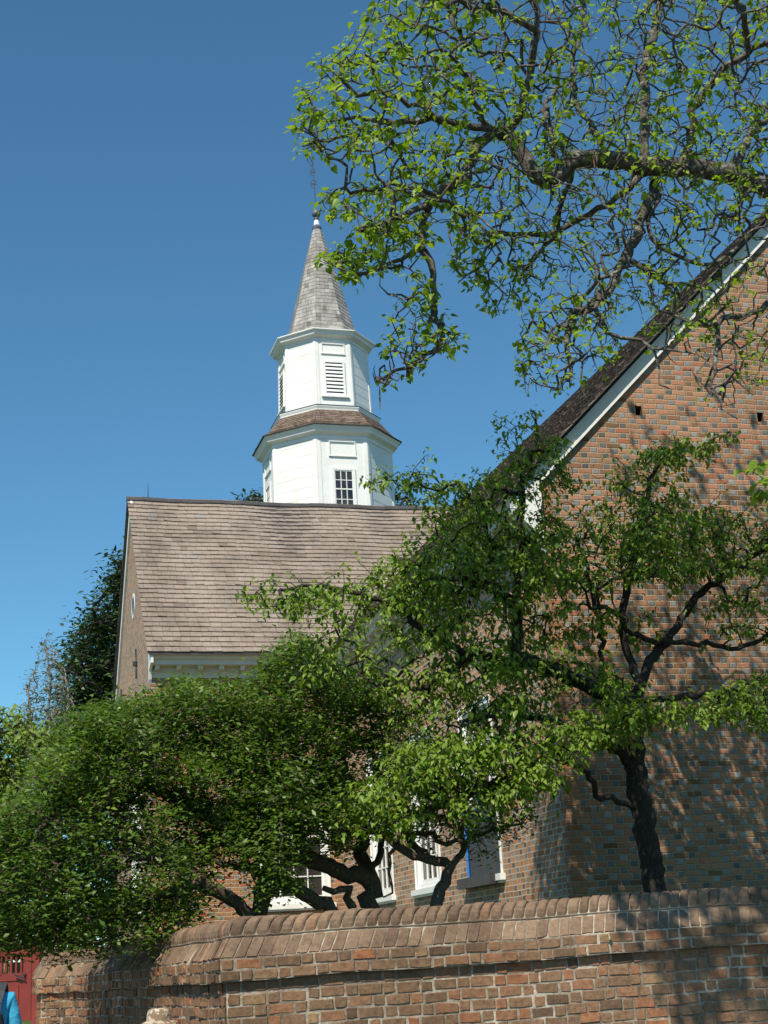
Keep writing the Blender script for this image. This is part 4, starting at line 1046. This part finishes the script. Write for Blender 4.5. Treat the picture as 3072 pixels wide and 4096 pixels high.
def leafset(tree, per, size, spread, droop, up, kind, name, mat, root, petiole=.0, along=.5, keep=1.0, srange=(.6,1.35), szf=None):
    B, L, Nn, S, Rr = [], [], [], [], []
    for i, d in tree.tips:
        if random.random() > keep: continue
        n = per if isinstance(per, int) else random.randint(*per); cr = random.gauss(.5,.16); csz = random.uniform(.75,1.2)
        if szf:
            f_ = szf(tree.P[i])
            if random.random() > f_[1]: continue
            csz *= f_[0]
        j = tree.par[i] if tree.par[i] >= 0 else i
        for k in range(n):
            t = random.random()*along; p = tree.P[i]*(1-t)+tree.P[j]*t+RNG.normal(0, spread, 3)
            a = random.uniform(0, 2*math.pi); h = np.array([math.cos(a), math.sin(a), 0])
            l = h*1.0+np.array(d)*.35+np.array([0,0,-droop+random.gauss(0,.35)]); l /= np.linalg.norm(l)
            nn = np.array([0,0,up])+RNG.normal(0,.42,3)+h*.2+np.array(sdir)*.75
            B.append(p+l*petiole*random.uniform(.4,1)); L.append(l); Nn.append(nn); S.append(size*csz*random.uniform(*srange)); Rr.append(min(1,max(0,cr+random.gauss(0,.16))))
    return leaves(name, B, L, Nn, S, kind, mat, root, np.array(Rr))
Z3 = lambda pts, Y: [at(px, py, Y if not isinstance(Y, (list, tuple)) else Y[0]+(Y[1]-Y[0])*i/max(1, len(pts)-1)) for i, (px, py) in enumerate(pts)]

LEAF_CAT = leaf_mat('catalpa_leaf', [(0,(.11,.19,.024)),(.35,(.195,.31,.032)),(.7,(.28,.40,.045)),(1,(.36,.46,.07))], .47, .42, .35, (1.25,1.3,.45))
LEAF_DOG = leaf_mat('dogwood_leaf', [(0,(.09,.16,.02)),(.5,(.175,.275,.03)),(1,(.28,.375,.05))], .4, .42, .4)
LEAF_BOX = leaf_mat('glossy_leaf', [(0,(.045,.09,.015)),(.5,(.095,.17,.024)),(.85,(.155,.245,.033)),(1,(.21,.29,.042))], .36, .42, .4)
LEAF_DARK = leaf_mat('evergreen_leaf', [(0,(.02,.045,.016)),(.6,(.038,.08,.024)),(1,(.065,.12,.035))], .15, .45, .4)
LEAF_LIME = leaf_mat('lime_leaf', [(0,(.13,.2,.04)),(.5,(.2,.29,.055)),(1,(.27,.36,.08))], .4, .5, .3)
LEAF_PALE = leaf_mat('pale_leaf', [(0,(.09,.13,.06)),(1,(.16,.2,.1))], .3, .6, .3)
BARK_CAT = bark_mat('lichen_bark', (.035,.028,.024), (.17,.145,.122), 11., (.30,.31,.28), .60)
BARK_DOG = bark_mat('dogwood_bark', (.018,.014,.012), (.07,.056,.046), 16., (.2,.19,.165), .68)
BARK_BOX = bark_mat('shrub_bark', (.05,.035,.025), (.19,.135,.095), 14., (.27,.23,.18), .66)
BARK_PALE = bark_mat('pale_bark', (.14,.12,.1), (.3,.27,.23), 6.)

# --- catalpa reaching in from the right
ca = empty('catalpa_tree', (9.6,13.2,YARD), 'spreading catalpa tree with bright yellow-green heart-shaped leaves, reaching in from the upper right', 'tree')
T = Tree(90000); Yb = 13.2
T.limb([(9.6,13.2,.8),(9.55,13.2,2.5),(9.7,13.15,4.5),(9.75,13.1,6.6),at(3330,800,13.1),at(3180,780,13.1)], .30, .12, .2, .02, False)
T.limb(Z3([(3180,780),(3072,752),(2937,700),(2743,664),(2582,664),(2426,640),(2297,640),(2246,690),(2174,722),(2097,640),(2039,549),(2015,522)], (13.1,13.6)), .13, .085, .1, .012)
L_ = lambda pts, Y, r0, r1, wob=.02: T.limb(Z3(pts, Y), r0, r1, .11, wob)
L_([(2000,540),(2045,510),(2065,478),(2103,362),(2120,239),(2142,181),(2152,39),(2130,-60)], (13.6,12.9), 0.0476, 0.0263)
L_([(2110,300),(2084,181),(2039,155),(2000,71),(1950,-30)], (13.3,12.6), 0.0238, 0.0150)
L_([(2025,530),(1949,517),(1816,490),(1730,467),(1664,424),(1597,391),(1531,361),(1440,380),(1380,330)], (13.6,13.0), 0.0442, 0.0135)
L_([(1730,467),(1663,487),(1524,487),(1378,474),(1300,480)], (13.4,13.6), 0.0218, 0.0105)
L_([(1524,490),(1431,530),(1345,550),(1266,567),(1219,590)], (13.5,13.2), 0.0136, 0.0067)
L_([(1530,490),(1560,540),(1600,600),(1640,680)], (13.5,14.2), 0.0170, 0.0090)
L_([(2010,530),(1975,530),(1915,570),(1889,636),(1876,716),(1809,749),(1736,796),(1706,845),(1692,917),(1681,989),(1728,1047),(1728,1134),(1735,1221),(1757,1308),(1768,1380)], (13.6,12.9), 0.0476, 0.0150)
L_([(1768,1380),(1706,1423),(1648,1474),(1540,1503),(1504,1517)], (12.9,12.7), 0.0136, 0.0060)
L_([(1677,1000),(1605,1040),(1533,1069),(1439,1090),(1345,1076)], (13.0,12.6), 0.0150, 0.0060)
L_([(1730,1180),(1640,1180),(1560,1190),(1500,1150)], (12.9,12.6), 0.0095, 0.0053)
L_([(1745,790),(1640,770),(1560,740),(1450,760),(1360,760)], (13.3,12.7), 0.0204, 0.0075)
L_([(1720,830),(1600,850),(1520,900),(1440,930)], (13.2,12.5), 0.0150, 0.0060)
L_([(2582,680),(2500,780),(2388,832),(2310,884),(2213,923),(2129,936),(2068,935),(1988,950),(1923,910),(1880,866)], (13.5,14.6), 0.0408, 0.0165)
L_([(1988,950),(1952,989),(1938,1033),(1865,1054),(1800,1018)], (14.5,14.8), 0.0150, 0.0075)
L_([(1938,1033),(1908,1090),(1830,1130)], (14.6,15.0), 0.0095, 0.0053)
L_([(2640,690),(2600,800),(2569,897),(2543,942),(2491,1039),(2452,1136),(2388,1214),(2297,1252),(2258,1310),(2252,1356),(2280,1450),(2265,1520)], (13.5,12.4), 0.0510, 0.0105)
L_([(2388,1214),(2401,1278),(2420,1336),(2491,1349),(2562,1375),(2620,1400),(2624,1479),(2646,1530),(2698,1569)], (12.6,12.1), 0.0286, 0.0075)
L_([(2349,1239),(2317,1317),(2310,1382),(2330,1433),(2323,1498),(2349,1595)], (12.6,12.5), 0.0204, 0.0067)
L_([(2620,1395),(2743,1395),(2834,1446)], (12.2,12.0), 0.0109, 0.0060)
L_([(2640,780),(2595,916),(2646,994),(2711,1026),(2808,1058),(2866,1052),(2950,980),(3040,900)], (13.4,12.9), 0.0306, 0.0120)
L_([(2607,1091),(2698,1136),(2775,1136),(2859,1181),(2920,1300)], (12.9,12.6), 0.0170, 0.0075)
L_([(3300,1180),(3180,1200),(3072,1220),(3008,1252),(2924,1265),(2866,1297),(2872,1381),(2846,1485),(2846,1562),(2885,1640),(2937,1672)], (12.9,12.2), 0.0374, 0.0075)
L_([(2866,1297),(2780,1290),(2700,1260)], (12.5,12.3), 0.0136, 0.0067)
L_([(2582,640),(2575,420),(2582,271),(2620,129),(2653,-30)], (13.4,13.9), 0.0340, 0.0225)
L_([(2743,640),(2775,452),(2840,349),(2905,265),(2982,220),(3100,150)], (13.3,12.4), 0.0408, 0.0300)
L_([(2426,640),(2380,520),(2300,400),(2290,250),(2330,100),(2320,-60)], (13.6,14.6), 0.0306, 0.0150)
L_([(2937,690),(2990,560),(3060,480),(3150,400)], (13.3,14.2), 0.0340, 0.0225)
L_([(1960,510),(1900,400),(1869,312),(1829,252),(1770,199)], (13.5,12.8), 0.0204, 0.0090)
L_([(2142,120),(2050,60),(1962,33),(1896,33),(1796,13)], (13.0,12.4), 0.0204, 0.0090)
L_([(2297,640),(2200,540),(2180,430),(2230,330),(2210,210)], (13.6,15.), 0.0238, 0.0112)
L_([(2297,650),(2250,800),(2230,920),(2150,1010),(2080,1100)], (13.6,15.2), 0.0272, 0.0105)
for pp in ([(2653,0,13.9),(2640,-300,13.2),(2600,-600,12.4)], [(2320,-40,14.6),(2250,-350,14.2),(2150,-600,13.2)], [(3000,200,12.6),(2950,-100,11.2),(2850,-400,10.2)], [(2142,30,13),(2050,-250,12),(1950,-500,11.2)]):
    T.limb([at(*p) for p in pp], .03, .015, .2, .03)
A = []
A += sample([(830,-60),(740,95),(660,150),(638,240),(634,330),(700,345),(760,370),(900,380),(1100,300),(1100,-60)], 725, 13.0, 1.3)
A += sample([(1100,-60),(1100,300),(1700,330),(1700,-60)], 1160, 13.4, 2.0)
A += sample([(705,400),(692,430),(720,480),(760,470),(900,480),(1090,530),(1230,560),(1700,520),(1700,330),(1100,300),(900,380)], 1015, 13.4, 1.8)
A += sample([(685,550),(700,590),(760,612),(830,590),(925,540),(930,480),(800,470),(745,520)], 171, 12.9, .7)
A += sample([(860,640),(830,700),(815,760),(803,825),(860,840),(930,780),(1000,745),(985,710),(955,650),(930,570),(885,590)], 171, 12.8, .5)
A += sample([(970,560),(1070,690),(1150,640),(1250,580),(1200,520),(1000,500)], 198, 14.6, .8)
A += sample([(1110,760),(1140,860),(1210,860),(1260,820),(1340,760),(1330,640),(1200,600),(1120,690)], 271, 12.8, .8)
A += sample([(1380,560),(1700,540),(1700,800),(1560,900),(1420,760),(1350,700)], 253, 12.4, .7)
A += sample([(1250,560),(1450,560),(1480,640),(1300,680)], 108, 12.9, .8)
A += sample([(1000,-560),(1900,-560),(1900,-60),(900,-60)], 170, 11.6, 1.3)
TA = T; T.limb([at(2550,-500,12.2), (5.6,9.6,EYE+9.6), (4.6,8.2,EYE+9.2), (4.1,7.3,EYE+8.6)], .035, .012, .2, .03)
A += [np.array([random.uniform(2.2,4.7), random.uniform(6.8,8.0), EYE+random.uniform(7.5,8.6)]) for _ in range(300)]  # foliage out of view overhead, added to drop leaf shade on the garden wall
A += sample([(1700,-60),(2300,-200),(2300,500),(1700,500)], 290, 13.0, 2.0)
T.limb([(9.72,13.1,6.4),(12,13.4,8.5),(15,13.2,10),(18,12.6,11)], .16, .04, .25, .04); T.limb([(9.6,13.2,5.6),(11.5,12,7.5),(13.5,10.2,9.4),(15,9,10.5)], .12, .04, .25, .04)
A += [np.array([random.uniform(11.5,19), random.uniform(8.5,16), random.uniform(7.5,13)]) for _ in range(520)]  # unseen right-hand crown, added to block sky light and deepen the shade
T.grow(A, .08, .018, .02)
N0 = T.n
# near twig with large leaves at the right edge
T.build(.0046, .39, BARK_CAT, ca)
def catsz(p):
    d = np.array([p[0], p[1], p[2]-EYE]); px = 1536+FPX*d.dot(CR)/d.dot(CF); py = 2048-FPX*d.dot(CU)/d.dot(CF)
    g_ = math.sin(2.3*p[0]+1.1*p[2])+math.sin(2.9*p[2]-1.3*p[1]+.7)+.6*math.sin(4.1*p[0]-3.3*p[2])
    gk = 1 if g_ > -.2 else (.55 if g_ > -.9 else .3)
    if px < 1950 and py > -60: gk = gk*.4+.6; return (.90, gk) if py < 1150 else (.86, .75*gk)
    if p[0] > 11 and px > 3200: return (2.2, 1.)  # oversized leaves help the added right-hand crown block the sky
    if p[1] < 9 or py < -60: return (1.3, 1.)
    if py > 900: return (.72, .66*gk)
    return (.84, .85*gk)
leafset(T, (3,7), .070, .03, .5, .8, 'heart', 'crown', LEAF_CAT, ca, .05, .45, .9, (.4,1.6), catsz)
# a leafy hanging twig nearer the camera
tw = Tree(); tw.limb([T.P[T.nearest(at(3250,1250,12.6))], at(3240,1600,11.6), at(3170,1850,11.2), at(3090,1960,11.0), at(3050,2010,11.0)], .016, .006, .1, .012, False)
tw.grow(sample([(1600,1000),(1670,985),(1670,1085),(1635,1085)], 9, 11.0, .15), .06, .012)
tw.build(.004, .4, BARK_CAT, ca); leafset(tw, (3,4), .12, .03, .7, .6, 'heart', 'crown', LEAF_CAT, ca, .04, .8, 1., (.7,1.3))
# hanging seed pods
POD = simple('dry_pod', (.15,.095,.06), .8, .3, 20., .2)
for (px, py, L_px) in ((1518,1545,105),(1558,1440,75),(2417,460,140),(2371,610,110),(2386,620,95),(2820,840,150),(2240,400,110),(2372,985,250),(1792,905,100),(2300,1630,60),(1590,390,70),(2850,170,100)):
    p = at(px, py, 12.9); L_ = L_px/430; sw = random.uniform(-.16,.16); b = MB()
    b.tube([p+np.array([sw*L_*t*t, .05*L_*t, -L_*t]) for t in np.linspace(0,1,7)], [.004,.007,.008,.008,.007,.006,.003], 5); b.build('seed_pod', POD, ca)

# --- dogwood in front of the gable
dp = at(2627,3569,16.0)
do = empty('dogwood_tree', (dp[0],16.0,YARD), 'dogwood tree with dark leaning trunk and drooping layered green leaves, standing before the gable wall', 'tree')
T = Tree(60000)
T.limb([(dp[0]+.12,16.0,YARD-.1)]+Z3([(2627,3569),(2594,3408),(2569,3233),(2540,3091),(2527,2891),(2500,2800)], 16.), .135, .09, .08, .012, False)
L_ = lambda pts, Y, r0, r1, wob=.015: T.limb(Z3(pts, Y), r0, r1, .09, wob)
L_([(2527,3060),(2459,2981),(2388,2962),(2260,2905),(2129,2870),(1980,2860),(1850,2880)], (16,15.4), .07, .015)
L_([(2535,3227),(2452,3188),(2381,3194),(2375,3130),(2323,3065),(2250,3050)], (16,15.2), .035, .010)
L_([(2515,2860),(2420,2787),(2323,2729),(2213,2671),(2139,2650),(2067,2612),(2072,2540),(2075,2460),(2065,2342),(2080,2150),(2088,2007),(2095,1900),(2137,1792),(2150,1700)], (16,15.9), .08, .012)
L_([(2139,2650),(2000,2640),(1850,2600),(1720,2540),(1600,2440),(1450,2380),(1250,2340),(1120,2360)], (15.9,15.6), .05, .009)
L_([(2075,2440),(1980,2370),(1900,2330),(1780,2310),(1640,2340)], (15.9,15.5), .03, .01)
L_([(1900,2610),(1780,2700),(1660,2760),(1500,2740)], (15.8,15.2), .03, .010)
L_([(2510,2830),(2560,2760),(2598,2651),(2682,2536),(2789,2390),(2950,2268),(3072,2191),(3180,2150)], (16,16.3), .05, .02)
L_([(2420,2787),(2406,2659),(2406,2574),(2375,2390),(2340,2250),(2300,2150)], (16,16.5), .03, .01)
L_([(2682,2536),(2651,2567),(2797,2567),(2950,2597),(3072,2536),(3180,2480)], (16,15.6), .028, .012)
L_([(2640,2570),(2529,2528),(2440,2440),(2350,2420)], (16,15.5), .022, .009)
L_([(2560,2750),(2490,2500),(2540,2200),(2600,1950),(2667,1807),(2800,1790)], (16,16.8), .03, .009)
L_([(2400,2965),(2250,3000),(2100,3080),(1950,3150),(1800,3200),(1600,3280)], (15.7,15.0), .028, .009)
L_([(2500,2800),(2600,2800),(2750,2790),(2950,2760),(3100,2700)], (16,15.0), .03, .010)
A = []
fl = dict(flat=5, spread=.23)
A += sample([(1130,900),(1070,1000),(1100,1100),(1200,1100),(1225,1000),(1195,900)], 130, 15.9, .5, **fl)
A += sample([(570,1268),(620,1335),(740,1350),(900,1330),(1100,1250),(1050,1170),(880,1190),(700,1250)], 315, 15.6, .9, **fl)
A += sample([(815,1040),(880,1012),(1000,1030),(1060,1060),(1000,1110),(900,1060)], 82, 15.9, .4, **fl)
A += sample([(900,1150),(1000,1090),(1240,1120),(1450,1130),(1480,1250),(1300,1300),(1000,1400),(880,1300)], 660, 15.9, 1.1, **fl)
A += sample([(700,1350),(1000,1350),(1250,1450),(1100,1560),(900,1560),(720,1450)], 345, 15.6, .9, **fl)
A += sample([(1100,1400),(1350,1300),(1420,1400),(1300,1520),(1100,1560)], 190, 15.8, .9, **fl)
A += sample([(1180,1600),(1330,1515),(1420,1500),(1440,1535),(1390,1575),(1250,1620),(1180,1640)], 180, 14.9, .35, **fl)
A += sample([(785,1785),(800,1700),(900,1610),(1020,1560),(1030,1650),(940,1700),(850,1800)], 330, 14.9, .5, **fl)
A += sample([(960,1725),(1060,1680),(1180,1650),(1195,1700),(1010,1780)], 150, 14.9, .4, **fl)
A += sample([(1020,1600),(1180,1560),(1180,1640),(1060,1690)], 90, 15.2, .5, **fl)
A += sample([(1440,1530),(1560,1495),(1700,1440),(1700,1560),(1600,1560),(1450,1545)], 180, 14.9, .4, **fl)
A += sample([(1300,1090),(1450,1060),(1600,1120),(1700,1140),(1700,1230),(1500,1250),(1350,1250)], 440, 15.9, .9, **fl)
A += sample([(1350,1020),(1440,960),(1555,932),(1560,955),(1450,1010),(1380,1060)], 120, 16.4, .3, **fl)
A += sample([(1500,1290),(1700,1270),(1700,1400),(1550,1380)], 67, 15.8, .6, **fl)
A += sample([(1700,1050),(2000,1000),(2000,1600),(1700,1600)], 180, 15.7, .9, **fl)
A += sample([(880,1480),(1060,1450),(1200,1540),(1180,1680),(1000,1700),(900,1620)], 150, 15.1, .8, **fl)
A += sample([(1060,1120),(1220,1150),(1230,1350),(1080,1400)], 150, 15.9, .9, **fl)
T.grow(A, .09, .016, .06)
T.build(.0042, .42, BARK_DOG, do)
leafset(T, (8,11), .070, .05, .75, 1.0, 'ovate', 'crown', LEAF_DOG, do, .02, 1.0, 1., (.6,1.3))

# --- dark glossy shrub tree with several twisted stems
sp_ = at(1487,3639,16.6)
sh = empty('shrub_tree', (sp_[0],16.6,YARD), 'dense dark green shrub tree with small glossy leaves and twisted stems, spilling over the wall', 'tree')
T = Tree(90000)
T.limb([(sp_[0],16.6,YARD-.1)]+Z3([(1487,3639),(1487,3544),(1478,3476),(1453,3420),(1440,3300),(1400,3150),(1350,3000)], (16.6,17.)), .14, .03, .07, .025, False)
L_ = lambda pts, Y, r0, r1, wob=.022: T.limb(Z3(pts, Y), r0, r1, .08, wob)
L_([(1475,3520),(1453,3503),(1386,3497),(1318,3459),(1250,3429),(1130,3400),(1000,3340),(900,3300)], (16.6,16.2), .075, .02)
L_([(1324,3750),(1324,3645),(1273,3611),(1232,3580),(1188,3547),(1103,3526),(1035,3500),(950,3460),(820,3450),(680,3480)], (16.4,15.9), .08, .012)
L_([(1413,3740),(1413,3646),(1400,3590),(1385,3560),(1330,3560),(1290,3545)], (16.5,16.3), .07, .03)
L_([(1005,3780),(998,3668),(951,3621),(900,3587),(868,3560),(803,3520),(700,3450),(560,3420),(400,3400)], (16.2,15.8), .085, .015)
L_([(998,3668),(1020,3600),(1035,3520),(1060,3440)], (16.2,16.4), .03, .012)
L_([(1460,3430),(1420,3300),(1300,3150),(1180,3000),(1100,2850)], (16.7,17.2), .05, .015)
L_([(1250,3429),(1150,3250),(1000,3100),(850,2980),(700,2900)], (16.4,17.2), .04, .012)
L_([(900,3300),(700,3200),(500,3100),(350,3050)], (16.3,17.0), .03, .01)
L_([(803,3520),(600,3600),(450,3680),(300,3750),(150,3780)], (15.9,15.6), .03, .01)
L_([(700,3450),(500,3350),(300,3300),(100,3250)], (15.9,16.2), .03, .01)
L_([(1487,3480),(1530,3380),(1480,3250),(1500,3100),(1480,2950)], (16.6,17.0), .045, .012)
A = []
A += sample([(-60,1830),(50,1750),(140,1620),(280,1640),(320,1800),(300,1960),(-60,2000)], 420, 16.9, 1.0, 5, .14)
A += sample([(420,1730),(560,1700),(720,1740),(800,1780),(760,1840),(640,1860),(520,1870),(430,1850)], 300, 16.3, .9, 5, .12)
A += sample([(540,1870),(600,1850),(660,1890),(640,1945),(560,1945)], 40, 15.5, .3, 5, .1)
A += sample([(-60,1830),(50,1750),(95,1660),(130,1590),(200,1550),(330,1520),(350,1600),(300,1700),(0,1760),(-60,1760)], 600, 16.6, 1.4, 5, .14)
A += sample([(330,1545),(400,1512),(440,1520),(520,1530),(560,1495),(600,1405),(640,1390),(680,1435),(740,1485),(760,1600),(500,1650),(350,1600)], 886, 16.9, 1.3, 5, .14)
A += sample([(300,1690),(350,1600),(500,1640),(740,1600),(770,1640),(740,1750),(640,1830),(520,1850),(420,1800)], 886, 16.5, 1.4, 5, .14)
A += sample([(-60,1760),(300,1690),(430,1800),(470,1860),(400,1950),(250,1960),(-60,2000)], 800, 16.1, 1.2, 5, .14)
A += sample([(-60,1980),(250,1950),(400,1930),(440,1880),(430,1960),(370,2040),(240,2060),(100,2080),(-60,2060)], 429, 15.8, .6, 5, .14)
A += sample([(640,1700),(780,1640),(800,1760),(700,1820)], 85, 16.5, .8, 5, .14)
A += sample([(740,1480),(830,1500),(880,1580),(860,1680),(780,1660),(750,1600)], 185, 16.8, 1.0, 5, .14)
A += sample([(560,1850),(640,1880),(600,1930),(560,1920)], 19, 15.6, .2, 5, .14)
for k_ in range(260):       # shoots standing above the outline
    x_ = random.uniform(130, 760); y_ = np.interp(x_, [130,200,330,400,520,560,640,680,760], [1600,1565,1535,1505,1520,1490,1395,1435,1490])
    q_ = at(x_*1.8517, (y_+random.uniform(-26, 16))*1.8517, 16.8+random.uniform(-1,1)); A += [q_+RNG.normal(0,.05,3) for _ in range(2)]
T.grow(A, .10, .022, .02)
T.build(.0035, .42, BARK_BOX, sh)
leafset(T, (15,22), .072, .085, -.15, .8, 'small', 'crown', LEAF_BOX, sh, .0, 2.2, 1., (.6,1.3))
# --- the leaning one beside it
lp = at(1752,3625,15.6)
le = empty('leaning_tree', (lp[0]-.2,15.6,YARD), 'small leaning tree with smooth curved trunk and thin leafage, right of the dark shrub', 'tree')
T = Tree(30000)
T.limb([(lp[0]-.25,15.6,YARD-.1)]+Z3([(1745,3622),(1779,3527),(1797,3470),(1740,3440),(1657,3419),(1589,3385),(1555,3347),(1514,3324),(1420,3330),(1340,3380)], (15.6,15.9)), .10, .03, .07, .012, False)
L_([(1750,3445),(1701,3420),(1657,3388),(1623,3334),(1600,3256),(1580,3150)], (15.6,16.2), .05, .015)
L_([(1797,3470),(1830,3440),(1850,3350),(1830,3250),(1760,3150)], (15.6,16.), .035, .01)
L_([(1589,3385),(1560,3450),(1548,3500),(1566,3560),(1540,3580)], (15.7,15.6), .025, .01)
L_([(1623,3334),(1700,3330),(1800,3370),(1950,3330),(2080,3300)], (15.8,15.4), .025, .008)
A = []
A += sample([(830,1560),(960,1580),(1010,1650),(1010,1760),(960,1830),(880,1840),(800,1760),(800,1660)], 300, 16.0, .9)
A += sample([(1000,1740),(1130,1740),(1190,1790),(1100,1830),(990,1850)], 75, 15.4, .5)
A += sample([(700,1760),(800,1750),(800,1800),(720,1810)], 70, 15.8, .5)
T.grow(A, .09, .03, .02)
T.build(.0045, .42, BARK_BOX, le)
leafset(T, (9,14), .058, .08, -.1, .8, 'small', 'crown', LEAF_BOX, le, .0, 1.6, .9, (.6,1.3))

# --- trees beyond
def far_tree(name, label, base, poly, n, Yc, Yr, bark, leafm, size, per, r0, kind='small', keep=1., spread=.25, rt=.02, droop=0., top=None, grp=None, seg=.5, jit=.1, extra=()):
    e = empty(name, base, label, 'tree', grp); T = Tree(60000)
    T.limb([base, ((base[0]+top[0])/2+.2, (base[1]+top[1])/2, (base[2]+top[2])/2), top], r0, r0*.15, .5, .05, False)
    for pts in extra: T.limb(pts, r0*.4, r0*.1, .5, .06)
    T.grow(sample(poly, n, Yc, Yr), seg, jit, .02); T.build(rt, .42, bark, e)
    leafset(T, per, size, spread, droop, .8, kind, 'crown', leafm, e, 0, 1.5, keep, (.6,1.4)); return e
def basexy(px, py, Y): p = at(px, py, Y); return (p[0], p[1], YARD-.05)
far_tree('evergreen_tree', 'tall dark evergreen tree rising behind the left gable of the church', basexy(460,2600,60), [(330,1150),(270,1210),(240,1222),(222,1280),(185,1348),(160,1380),(136,1440),(130,1510),(80,1610),(40,1750),(330,1750)], 1700, 60, 3.0, BARK_DOG, LEAF_DARK, .27, (12,16), .35, top=tuple(at(560,2090,60)), spread=.36, rt=.03)
far_tree('bare_tree', 'pale thin tree with fine upright twigs and little leaf, left of the dark evergreen', basexy(200,2900,46), [(36,1580),(55,1475),(84,1420),(104,1362),(125,1395),(150,1480),(175,1580),(170,1750),(30,1750)], 900, 46, 2.0, BARK_PALE, LEAF_PALE, .11, (2,6), .12, top=tuple(at(190,2560,46)), keep=.8, spread=.1, rt=.006, seg=.35, jit=.035,
    extra=[[basexy(180,2900,46),tuple(at(140,3000,46)),tuple(at(105,2740,46))],[basexy(230,2900,46),tuple(at(260,3000,46)),tuple(at(270,2700,46))]])
far_tree('lime_tree', 'young light lime-green tree at the left edge above the shrub', basexy(-60,3200,26), [(-90,1520),(20,1535),(60,1558),(110,1572),(112,1605),(85,1650),(40,1700),(60,1760),(-90,1900)], 420, 26, 1.2, BARK_DOG, LEAF_LIME, .10, (8,12), .12, 'ovate', spread=.12, droop=.6, rt=.008, top=tuple(at(-40,2850,26)), seg=.2, jit=.04)
far_tree('broadleaf_tree', 'mid green leafy tree far behind the left end of the garden wall', basexy(-40,3400,52), [(-120,1640),(60,1640),(200,1680),(330,1800),(330,2060),(-120,2080)], 1300, 52, 2.5, BARK_DOG, LEAF_PALE, .24, (9,12), .25, top=tuple(at(40,3050,52)), spread=.35, rt=.02)
far_tree('cedar_tree', 'dark cedar tree whose top shows on both sides of the steeple behind the ridge', basexy(1300,2000,84), [(500,1098),(520,1075),(545,1060),(575,1066),(640,1040),(780,1040),(845,1062),(870,1055),(890,1075),(908,1100),(930,1250),(480,1250)], 700, 84, 3., BARK_DOG, LEAF_DARK, .30, (10,14), .5, top=tuple(at(1300,2000,84)), spread=.30, rt=.03, droop=-.4)
